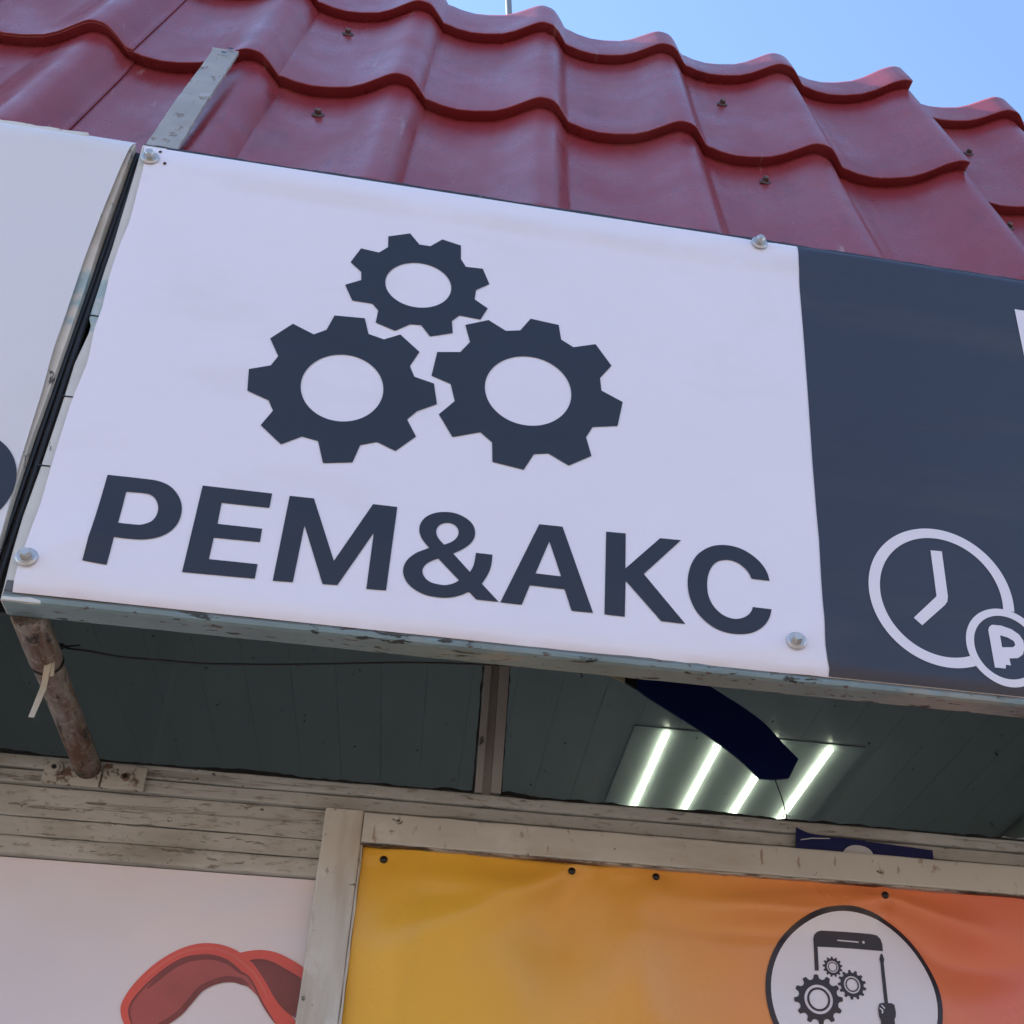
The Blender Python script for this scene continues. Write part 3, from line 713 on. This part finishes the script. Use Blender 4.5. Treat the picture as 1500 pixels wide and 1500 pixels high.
# ---------------------------------------------------------------- main sign
def bump_(x, z, x0, z0, sx, sz, a):
    return a * math.exp(-((x - x0) / sx) ** 2 - ((z - z0) / sz) ** 2)
def ridge(x, z, x0, z0, x1, z1, w, a):
    """fold along the line from 0 to 1, fading to its far end"""
    dx, dz = x1 - x0, z1 - z0
    L = math.hypot(dx, dz)
    t = ((x - x0) * dx + (z - z0) * dz) / L / L
    d = ((x - x0) * dz - (z - z0) * dx) / L
    if t < -.05:
        return 0
    return a * math.exp(-(d / (w * (1 + 1.5 * max(0, t)))) ** 2) * math.exp(-max(0, t - .55) ** 2 * 6) * min(1, (t + .05) / .1)
CREASES = [((SIGN_SCREWS[0][0], SIGN_SCREWS[0][1]), (-.25, 2.612), -.0014), ((SIGN_SCREWS[1][0], SIGN_SCREWS[1][1]), (.20, 2.618), -.0014), ((SIGN_SCREWS[1][0], SIGN_SCREWS[1][1]), (.36, 2.622), -.0012),
    ((SIGN_SCREWS[2][0], SIGN_SCREWS[2][1]), (-.265, 2.205), -.0016), ((SIGN_SCREWS[2][0], SIGN_SCREWS[2][1]), (-.27, 2.150), -.0014), ((SIGN_SCREWS[3][0], SIGN_SCREWS[3][1]), (.335, 2.205), -.0014), ((SIGN_SCREWS[3][0], SIGN_SCREWS[3][1]), (.235, 2.150), -.0014)]
def h_sign(x, z):
    h = -.0022 * math.exp(-((z - 2.622 + .010 * math.sin(x * 3)) / .009) ** 2) * (.5 + .5 * math.sin(x * 7 + 1.2))
    h += .0008 * noise.noise(Vector((x * 4, z * 7, 1.3))) + .0012 * noise.noise(Vector((x * 2.2, z * 2.2, 4.)))
    if z < 2.152:
        h += .0035 * ((2.152 - z) / .016) ** 2
    if z > 2.642:
        h += .0030 * ((z - 2.642) / .010) ** 2
    for sx, sz in SIGN_SCREWS:
        h += bump_(x, z, sx, sz, .012, .012, .0012)
        h += bump_(x, z, sx + .02, sz - .03 * (1 if sz > 2.4 else -1), .02, .025, -.0012)
    for (ax_, az_), (bx_, bz_), a in CREASES:
        h += ridge(x, z, ax_, az_, bx_, bz_, .0045, a)
    h += bump_(x, z, -.30, 2.185, .025, .03, -.0016) + bump_(x, z, .305, 2.16, .012, .03, -.0014)
    return h
YS = .8995
SG = thing('shop_sign', 'white banner sign with three dark gears over large lettering, above the window', 'sign', (.6, .915, 2.115))
XS1 = 1.62
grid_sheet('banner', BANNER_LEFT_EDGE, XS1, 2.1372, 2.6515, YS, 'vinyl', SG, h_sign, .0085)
dk = [(p[0], p[1]) for p in DARK_EDGE]
dk[0] = (dk[0][0], 2.6508)
dk[-1] = (dk[-1][0], 2.1376)
sheet('dark_field', [dk + [(XS1 - .001, 2.1376), (XS1 - .001, 2.6508)]], YS - .0006, 'slate', SG, h_sign, .014, label='dark slate part of the banner with white icons')
for o, c, rx, rz in GEARS:
    sheet('gear', [o, ring(c[0], c[1], rx, rz)], YS - .0006, 'ink', SG, h_sign, .014)
for k in ('P', 'E', 'M', 'and', 'A', 'K', 'C'):
    sheet('ampersand' if k == 'and' else 'letter', [curve(lp) for lp in LETTERS[k]], YS - .0006, 'ink', SG, h_sign, .014)
# clock and coin icons on the dark field
cx_, cz_, rx, rz = CLOCK
kx, kz, krx, krz = COIN
arc = [(cx_ + rx * math.cos(a), cz_ + rz * math.sin(a)) for a in [2 * math.pi * i / 120 for i in range(120)]]
inn = [(cx_ + (rx - .0105) * math.cos(a), cz_ + (rz - .0105) * math.sin(a)) for a in [2 * math.pi * i / 120 for i in range(120)]]
inside = lambda p: ((p[0] - kx) / (krx - .002)) ** 2 + ((p[1] - kz) / (krz - .002)) ** 2 < 1
out_ok = [i for i in range(120) if not inside(arc[i]) and not inside(inn[i])]
st = next(i for i in out_ok if (i - 1) % 120 not in out_ok)
seq = []
i = st
while i % 120 in out_ok:
    seq.append(i % 120)
    i += 1
sheet('clock_ring', [[arc[i] for i in seq] + [inn[i] for i in reversed(seq)]], YS - .0011, 'inkwhite', SG, h_sign, .014)
sheet('clock_hands', [curve(HANDS)], YS - .0011, 'inkwhite', SG, h_sign, .014)
sheet('coin_ring', [ring(kx, kz, krx, krz), ring(kx, kz, krx - .0075, krz - .0075)], YS - .0011, 'inkwhite', SG, h_sign, .014)
sheet('coin_letter', [curve(l) for l in ROUBLE], YS - .0011, 'inkwhite', SG, h_sign, .014)
sheet('letter', [curve(STROKE)], YS - .0011, 'inkwhite', SG, h_sign, .014)
# frame
def edge_rail(name, left, right, y0, y1, m, parent):
    """upright rail whose two long edges are given as (x, z) polylines of equal height"""
    def at(poly, z):
        p = sorted(poly, key=lambda q: q[1])
        if z <= p[0][1]:
            return p[0][0]
        for a, b in zip(p, p[1:]):
            if z <= b[1]:
                return a[0] + (b[0] - a[0]) * (z - a[1]) / max(1e-6, b[1] - a[1])
        return p[-1][0]
    z0, z1 = 2.1308, 2.6535
    bm = bmesh.new()
    rows = []
    n = 60
    for j in range(n + 1):
        z = z0 + (z1 - z0) * j / n
        a, b = at(left, z), at(right, z)
        rows.append([bm.verts.new(p) for p in ((a, y1, z), (a, y0 + .0015, z), (a + .0015, y0, z), (b - .0005, y0, z), (b, y0 + .0005, z), (b, y1, z))])
    for r0, r1 in zip(rows, rows[1:]):
        for k in range(6):
            bm.faces.new((r0[k], r0[(k + 1) % 6], r1[(k + 1) % 6], r1[k]))
    bm.faces.new(rows[0])
    bm.faces.new(rows[-1])
    bmesh.ops.recalc_face_normals(bm, faces=bm.faces)
    return finish(name, bm, m, parent)
sr = edge_rail('side_rail', RAIL_LEFT_EDGE, [(-.312, 2.1), (-.312, 2.7)], .9032, .9250, 'teal_edge', SG)
# cracks in the paint of the side rail: thin gaps between paint plates
for x, z in ((-.3335, 2.4285), (-.3345, 2.3350), (-.3395, 2.2605)):
    box('paint_crack', x - .006, x + .006, .9026, .9034, z, z + .0011, 'rubber', sr)
board('bottom_rail', -.3405, XS1, .9030, .9255, 2.1302, 2.1520, 'teal', SG, seed=11, bev=.0042, amp=.0004, step=.01)
board('top_rail', -.3330, XS1, .9030, .9255, 2.6340, 2.6560, 'darkrail', SG, seed=12, bev=.001, amp=.0011, step=.006)
box('light_block_panel', -.330, XS1, .9265, .9305, 2.135, 2.650, 'blocker', SG)  # unseen panel added behind the banner to block light
ss = screw_mesh('sign_screw', 'zinc', .0047, .0062, .0085, .0016, 24)
for x, z in SIGN_SCREWS:
    o = link('sign_screw', ss, None, SG, loc=(x, YS - .0012 + h_sign(x, z), z))
    o.rotation_euler = (random.uniform(-.08, .08), random.uniform(0, 1), random.uniform(-.06, .06))
for x, z in ((-.3085, 2.6262), (-.3160, 2.6435)):
    sheet('drill_hole', [ring(x, z, .0016, .0018, 9)], YS - .0007, 'hole', SG, h_sign, 0)

# ---------------------------------------------------------------- neighbouring sign
NS = thing('neighbour_sign', 'older greyish white banner sign at the left picture edge, partly seen', 'sign', (-.85, .915, 2.115))
def h_old(x, z):
    h = .0016 * noise.noise(Vector((x * 5, z * 6, 8.3))) + .0012 * noise.noise(Vector((x * 2.5, z * 3, 6.)))
    if z > 2.640:
        h += .003 * ((z - 2.640) / .012) ** 2
    return h
grid_sheet('banner', None, None, 2.1372, 2.6600, YS, 'vinyl_grey', NS, h_old, .0085, right_edge=OTHER_RIGHT_EDGE, x0=X0 + .02)
lx, lz, lrx, lrz = LEFTO
sheet('letter', [ring(lx, lz, lrx, lrz), ring(lx - .006, lz, lrx * .42, lrz * .42)], YS - .0006, 'ink', NS, h_old, .014)
edge_rail('side_rail', [(-.385, 2.1), (-.385, 2.7)], OTHER_RAIL_EDGE, .9034, .9250, 'beige_edge', NS)
board('bottom_rail', X0 + .02, -.3860, .9030, .9255, 2.1305, 2.1520, 'teal', NS, seed=21, bev=.0028, amp=.0004)
board('top_rail', X0 + .02, -.3860, .9030, .9255, 2.6390, 2.6585, 'teal_edge', NS, seed=22, bev=.001, amp=.0011, step=.006)
box('light_block_panel', X0 + .02, -.352, .9265, .9305, 2.135, 2.655, 'blocker', NS)  # same added light block behind the older banner
# black rubber strips that fill the joint between the two signs
for a, b, r in ((-.3405, -.3570, .0024), (-.3365, -.3508, .0030)):
    o = tube('joint_strip', [(a + (b - a) * t, .9125 + .0006 * math.sin(9 * t), 2.650 + (2.134 - 2.650) * t) for t in [i / 20 for i in range(21)]], r, 'rubber', NS)
box('joint_light_block', -.3575, -.3335, .9310, .9340, 2.135, 2.645, 'rubber', NS)  # black sheet added behind the joint so no light shows through

# ---------------------------------------------------------------- flat bar from roof to sign
def on_roof(x, s, h):
    p = ORG + SV * s + NV * h
    return Vector((x, p.y, p.z))
BR = thing('metal_bracket', 'flaking grey flat bar screwed from sign top up to roof tile edge', 'bracket', tuple(on_roof(-.325, 1.36, .006)))
bm = bmesh.new()
rows = []
for i in range(26):
    t = i / 25
    s = 1.322 + (1.676 - 1.322) * t
    h = .0065 + .0015 * math.sin(t * 5) + .001 * noise.noise(Vector((t * 9, 0, 0)))
    xa, xb = -.3385 - .0012 * t, -.3085 - .0028 * t
    e = .0009 * noise.noise(Vector((t * 22, 4, 0)))
    f = .0007 * noise.noise(Vector((t * 22, 9, 0)))
    if i == 25:
        f -= .002
    rows.append([bm.verts.new(on_roof(x, s, hh)) for x, hh in ((xa + f, h), (xb + e, h), (xb + e, h - .0035), (xa + f, h - .0035))])
for r0, r1 in zip(rows, rows[1:]):
    for k in range(4):
        bm.faces.new((r0[k], r0[(k + 1) % 4], r1[(k + 1) % 4], r1[k]))
bm.faces.new(rows[0])
bm.faces.new(rows[-1])
bmesh.ops.recalc_face_normals(bm, faces=bm.faces)
finish('bar', bm, 'galv', BR)
for x, s in ((-.3195, 1.671), (-.3240, 1.652)):
    bm = bmesh.new()
    c = on_roof(x, s, .0086)
    u = SV.normalized()
    vs = [bm.verts.new(c + Vector((1, 0, 0)) * .0035 * math.cos(a) + u * .0030 * math.sin(a)) for a in [2 * math.pi * k / 12 for k in range(12)]]
    bm.faces.new(vs)
    finish('bolt_hole', bm, 'rubber', BR)

# ---------------------------------------------------------------- strut between wall and sign
ST = thing('support_strut', 'rust streaked painted pipe holding the sign off the window frame', 'strut', (-.324, 1.18, 2.112))
A_, B_ = Vector((-.3268, .9265, 2.1340)), Vector((-.3232, 1.1752, 2.1150))
tube('pipe', [A_ + (B_ - A_) * t for t in [i / 14 for i in range(15)]], .0122, 'pipe', ST, 20)
tube('sleeve', [A_ + (B_ - A_) * (t * .26) for t in [i / 5 for i in range(6)]], .0134, 'pipe', ST, 20)
box('base_plate', -.3625, -.3105, 1.1752, 1.1793, 2.0960, 2.1190, 'plate', ST, bev=.0015)
box('base_plate', -.3088, -.2695, 1.1748, 1.1793, 2.0955, 2.1215, 'plate', ST, bev=.002)
for x, z in ((-.3522, 2.1110), (-.2872, 2.1075)):
    bm = bmesh.new()
    for r, y, hgt in ((.0085, 1.1752, .0028), (.0055, 1.1724, .0022)):
        bmesh.ops.create_cone(bm, cap_ends=True, segments=22, radius1=r, radius2=r * .88, depth=hgt, matrix=Matrix.Translation((x, y - hgt / 2, z)) @ Matrix.Rotation(R(90), 4, 'X'))
    b_ = finish('washer', bm, 'plate', ST)
    bm = bmesh.new()
    bmesh.ops.create_cone(bm, cap_ends=True, segments=10, radius1=.0024, radius2=.0022, depth=.002, matrix=Matrix.Translation((x, 1.1697, z)) @ Matrix.Rotation(R(90), 4, 'X'))
    finish('bolt', bm, 'rubber', b_)

# ---------------------------------------------------------------- wire and cable tie hanging at the strut
WR = thing('black_wire', 'thin black wire tied round the pipe strut and running along under the sign', 'wire', (-.324, 1.0, 2.13))
tube('wire_run', smoothline(WIRE), .00085, 'wire', WR, 6)
cpt = A_ + (B_ - A_) * .275
ax = (B_ - A_).normalized()
u1 = ax.orthogonal().normalized()
u2 = ax.cross(u1)
tube('wire_loop', [cpt + (u1 * math.cos(a) + u2 * math.sin(a)) * .0128 for a in [2 * math.pi * k / 24 for k in range(24)]], .0011, 'wire', WR, 6, closed=True)
tube('wire_tail', smoothline([WIRE[1], (WIRE[1][0] + .006, .999, WIRE[1][2] + .0006), (WIRE[1][0] + .014, .999, WIRE[1][2] + .0026)]), .0008, 'wire', WR, 6)
tube('wire_knot', [Vector(WIRE[1]) + Vector((.0022 * math.cos(a), .0016 * math.sin(2 * a), .0018 * math.sin(a))) for a in [2 * math.pi * k / 14 for k in range(14)]], .0011, 'wire', WR, 6, closed=True)
TI = thing('cable_tie', 'loose end of an old cream plastic strip dangling from the pipe strut', 'cable tie', (-.322, .98, 2.07))
sheet('strip', [curve(TIE)], .980, 'tie', TI, lambda x, z: .002 * math.sin((z - 2.08) * 60), 0, thick=.0012)
sheet('strip', [curve(TIE2)], .9815, 'tie', TI, None, 0, thick=.0010)

# ---------------------------------------------------------------- navy panel hung before the glass
NVY = thing('navy_panel', 'curved navy blue panel hanging in front of the window glass', 'panel', (.36, 1.178, 2.13))
sheet('panel', [curve(NAVY)], 1.1765, 'navy', NVY, None, 0, thick=.003)
sheet('end_band', [curve(NAVYBLACK)], 1.1766, 'black', NVY, None, 0, thick=.003)
sheet('end_band', [curve(NAVYBEIGE)], 1.1768, 'beige', NVY, None, 0, thick=.003)
tube('string', smoothline([(x, 1.176 + .006 * i / 4, z) for i, (x, z) in enumerate(STRING)]), .0006, 'wire', NVY, 6)
sx, sz = STRING[3]
for k in range(7):
    a = random.uniform(0, 6.28)
    d = Vector((math.cos(a), .3 * math.sin(a * 2), math.sin(a))) * random.uniform(.003, .0065)
    p = Vector((sx + random.uniform(-.002, .002), 1.1805, sz + random.uniform(-.004, .003)))
    tube('string_fray', smoothline([p, p + d * .6 + Vector((0, 0, .001)), p + d]), .00045, 'wire', NVY, 5)

# ---------------------------------------------------------------- framed orange poster
YP = 1.176
FR = thing('orange_poster', 'orange to coral banner poster with phone repair logo in a white wooden frame', 'poster', (0, 1.18, 1.2))
board('frame_stile', -.0978, -.0612, 1.1680, 1.1880, 1.20, 2.0916, 'wood_clean', FR, along='z', seed=31, bev=.0022, amp=.0006)
board('frame_rail', -.0606, 1.02, 1.1682, 1.1880, 2.0592, 2.0914, 'wood_rail', FR, seed=32, bev=.0022, amp=.0006)
board('frame_bead', -.0606, 1.02, 1.1690, 1.1758, 2.0574, 2.0588, 'chip', FR, seed=33, bev=.0004, amp=.0010, step=.005)
board('frame_bead', -.0608, -.0586, 1.1706, 1.1758, 1.30, 2.0570, 'wood_clean', FR, along='z', seed=34, bev=.0005, amp=.0006, step=.008)
board('frame_stile', 1.021, 1.058, 1.1680, 1.1880, 1.20, 2.0916, 'wood_clean', FR, along='z', seed=35, bev=.0022)
board('frame_rail', -.0606, 1.02, 1.1682, 1.1880, 1.20, 1.236, 'wood_clean', FR, seed=36, bev=.0022)
def h_post(x, z):
    h = .0050 * noise.noise(Vector((x * 8.5, z * 2.0, 2.2))) + .0080 * noise.noise(Vector((x * 6.5 + z * 4, z * 7.5 - x * 2, 9.2))) + .0010 * noise.noise(Vector((x * 11, z * 9, 5.)))
    p1, p2, p3, p4 = PINS
    h += ridge(x, z, *p2, p2[0] - .16, p2[1] - .085, .010, -0.0068)
    h += ridge(x, z, *p2, p2[0] - .04, p2[1] - .20, .016, 0.0051)
    h += ridge(x, z, *p2, p2[0] + .012, p2[1] + .016, .004, -0.0034)
    h += ridge(x, z, p3[0], p3[1], p3[0] - .03, p3[1] - .20, .018, -0.0058)
    h += ridge(x, z, p3[0], p3[1] + .004, p3[0] - .05, p3[1] + .006, .005, -0.0027)
    h += ridge(x, z, p4[0] - .004, p4[1], p4[0] + .12, p4[1] - .036, .007, -0.0075)
    h += ridge(x, z, p4[0] + .002, p4[1] - .012, p4[0] + .10, p4[1] - .085, .012, 0.0058)
    h += ridge(x, z, p4[0], p4[1] - .003, p4[0] - .20, p4[1] - .034, .007, -0.0058)
    h += ridge(x, z, p4[0], p4[1] + .010, p4[0] - .14, p4[1] + .004, .005, 0.0027)
    h += ridge(x, z, p4[0], p4[1], p4[0] - .002, p4[1] + .02, .004, -0.0027)
    h += ridge(x, z, *p1, p1[0] - .025, p1[1] + .010, .004, -0.0020)
    h += bump_(x, z, -.012, 1.92, .008, .12, -.0016) + bump_(x, z, .13, 1.90, .02, .08, .0028)
    h += bump_(x, z, .125, 1.985, .035, .050, .0075) + bump_(x, z, .205, 1.965, .028, .075, -.0065) + bump_(x, z, -.02, 1.93, .022, .085, -.0050)
    h += bump_(x, z, .33, 2.028, .070, .010, -.0040) + bump_(x, z, .31, 2.004, .075, .012, .0040) + bump_(x, z, .56, 1.985, .045, .022, .0055) + bump_(x, z, .06, 2.03, .05, .012, -.0035)
    for q in PINS:
        h += bump_(x, z, *q, .006, .006, .0012)
    return max(-.0068 - max(0, 2.035 - z) * .3, min(.0085 + max(0, 2.035 - z) * .25, h))
grid_sheet('banner', [(-.0584, 1.2), (-.0584, 2.06)], 1.019, 1.238, 2.0582, YP, 'poster', FR, h_post, .0055)
sheet('logo_ring', [ring(.4270, 1.9430, .0902), ring(.4270, 1.9430, .0848)], YP - .0010, 'poster_ink', FR, h_post, .010)
sheet('logo_disc', [ring(.4270, 1.9430, .0848)], YP - .0010, 'poster_white', FR, h_post, .010)
sheet('phone_icon', [curve(PHONE), curve(SPEAKER), ring(CAMDOT[0], CAMDOT[1], .0015, .0016, 12)], YP - .0016, 'poster_ink', FR, h_post, .010)
def cog(c, r, teeth, ph):
    o = []
    for k in range(teeth):
        for f, rr in ((-.27, .84), (-.16, .99), (0, 1.0), (.16, .99), (.27, .84), (.5, .80)):
            a = 2 * math.pi * (k + f) / teeth + ph
            o.append((c[0] + r * rr * math.cos(a), c[1] + r * 1.03 * rr * math.sin(a)))
    return o
for (c, r), teeth, ph in zip(MINIGEARS, (13, 13, 12), (1.6, 1.7, 1.62)):
    q = .58
    sheet('cog_icon', [cog(c, r, teeth, ph), ring(c[0], c[1], r * .58, r * .60, 40)], YP - .0016, 'poster_ink', FR, h_post, .010)
    sheet('cog_icon', [ring(c[0], c[1], r * .47, r * .49, 40), ring(c[0], c[1], r * .38, r * .40, 40)], YP - .0016, 'poster_ink', FR, h_post, .010)
sheet('screwdriver_icon', [curve(DRIVER)], YP - .0016, 'poster_ink', FR, h_post, .010)
sheet('fist_icon', [curve(FIST)], YP - .0020, 'poster_ink', FR, h_post, .010)
for f in FINGERS:
    sheet('fist_line', [curve(f)], YP - .0024, 'poster_white', FR, h_post, .010)
bm = bmesh.new()
bmesh.ops.create_uvsphere(bm, u_segments=14, v_segments=8, radius=.0038)
for v in bm.verts:
    v.co.y *= .45
pinm = bpy.data.meshes.new('pin')
bm.to_mesh(pinm)
bm.free()
pinm.polygons.foreach_set('use_smooth', [True] * len(pinm.polygons))
pinm.materials.append(mat['pin'])
for x, z in PINS:
    link('pin', pinm, None, FR, loc=(x, YP - .0010 + h_post(x, z), z))

# ---------------------------------------------------------------- blue sign wedged behind the frame
BS = thing('blue_sign', 'dark blue sign with top of a pale letter tucked behind the frame rail', 'sign', (.45, 1.185, 2.03))
sheet('panel', [[(p[0], max(p[1], 2.062)) for p in curve(BLUE)]], 1.1768, 'navy_sign', BS, None, 0, thick=.003)
sheet('letter', [[(p[0], max(p[1], 2.0625)) for p in curve(l)] for l in BLUELETTER], 1.1732, 'letter_grey', BS, None, 0)
sheet('highlight_line', [curve(BLUELINE)], 1.1732, 'letter_grey', BS, None, 0)

# ---------------------------------------------------------------- pale poster with red headphones
HP = thing('headphone_poster', 'pale lilac poster printed with a red headphone band, left of the frame', 'poster', (-.6, 1.195, 1.25))
YL = 1.1925
def h_photo(x, z):
    return .0006 * noise.noise(Vector((x * 4, z * 4, 1.)))
grid_sheet('print_sheet', [(X0 + .05, 1.2), (X0 + .05, 2.1)], -.0982, 1.25, 2.0262, YL, 'photo', HP, h_photo, .02)
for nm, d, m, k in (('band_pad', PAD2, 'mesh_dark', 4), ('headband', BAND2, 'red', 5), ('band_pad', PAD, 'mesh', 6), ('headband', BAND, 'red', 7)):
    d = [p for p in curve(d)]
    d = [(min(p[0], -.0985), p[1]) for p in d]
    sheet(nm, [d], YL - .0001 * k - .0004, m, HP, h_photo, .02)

def stroke(name, pts, wd, y, m, parent):
    P = [Vector((p[0], 0, p[1])) for p in pts]
    bm = bmesh.new()
    prev = None
    for i, p in enumerate(P):
        d = (P[min(i + 1, len(P) - 1)] - P[max(i - 1, 0)]).normalized()
        n = Vector((-d.z, 0, d.x))
        k = wd * min(1, .25 + i / 6, .25 + (len(P) - 1 - i) / 6)
        q = [bm.verts.new(p + s * n * k / 2 + Vector((0, y + h_photo(p.x, p.z), 0))) for s in (-1, 1)]
        if prev:
            bm.faces.new((prev[0], q[0], q[1], prev[1]))
        prev = q
    for f in bm.faces:
        f.normal_update()
        if f.normal.y > 0:
            f.normal_flip()
    return finish(name, bm, m, parent)
cut = lambda l: [p for p in l if p[0] < -.0990]
bi, bo = BAND[:18], list(reversed(BAND[20:41]))
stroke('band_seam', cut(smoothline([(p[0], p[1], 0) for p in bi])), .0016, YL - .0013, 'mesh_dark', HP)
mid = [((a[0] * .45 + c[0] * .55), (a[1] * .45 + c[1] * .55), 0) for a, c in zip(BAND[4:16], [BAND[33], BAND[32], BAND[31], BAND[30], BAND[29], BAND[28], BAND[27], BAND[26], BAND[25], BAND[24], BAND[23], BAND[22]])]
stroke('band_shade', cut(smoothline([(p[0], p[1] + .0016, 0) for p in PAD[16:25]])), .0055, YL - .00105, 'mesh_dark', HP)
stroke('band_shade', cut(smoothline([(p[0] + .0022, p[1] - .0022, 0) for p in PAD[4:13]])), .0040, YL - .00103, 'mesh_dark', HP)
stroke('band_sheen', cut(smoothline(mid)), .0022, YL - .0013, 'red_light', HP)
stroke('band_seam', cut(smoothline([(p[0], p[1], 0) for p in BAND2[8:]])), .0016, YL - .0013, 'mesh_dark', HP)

# ---------------------------------------------------------------- rod behind the roof
AN = thing('roof_rod', 'thin grey rod sticking up behind the roof ridge', 'rod', (.03, 1.5, 3.25))
tube('rod', [(.03, 1.5, 3.25), (.012, 1.5, 3.75), (-.02, 1.5, 4.1)], .006, 'steelgrey', AN, 10)
box('foot', -.01, .07, 1.46, 1.54, 3.2505, 3.262, 'steelgrey', AN)
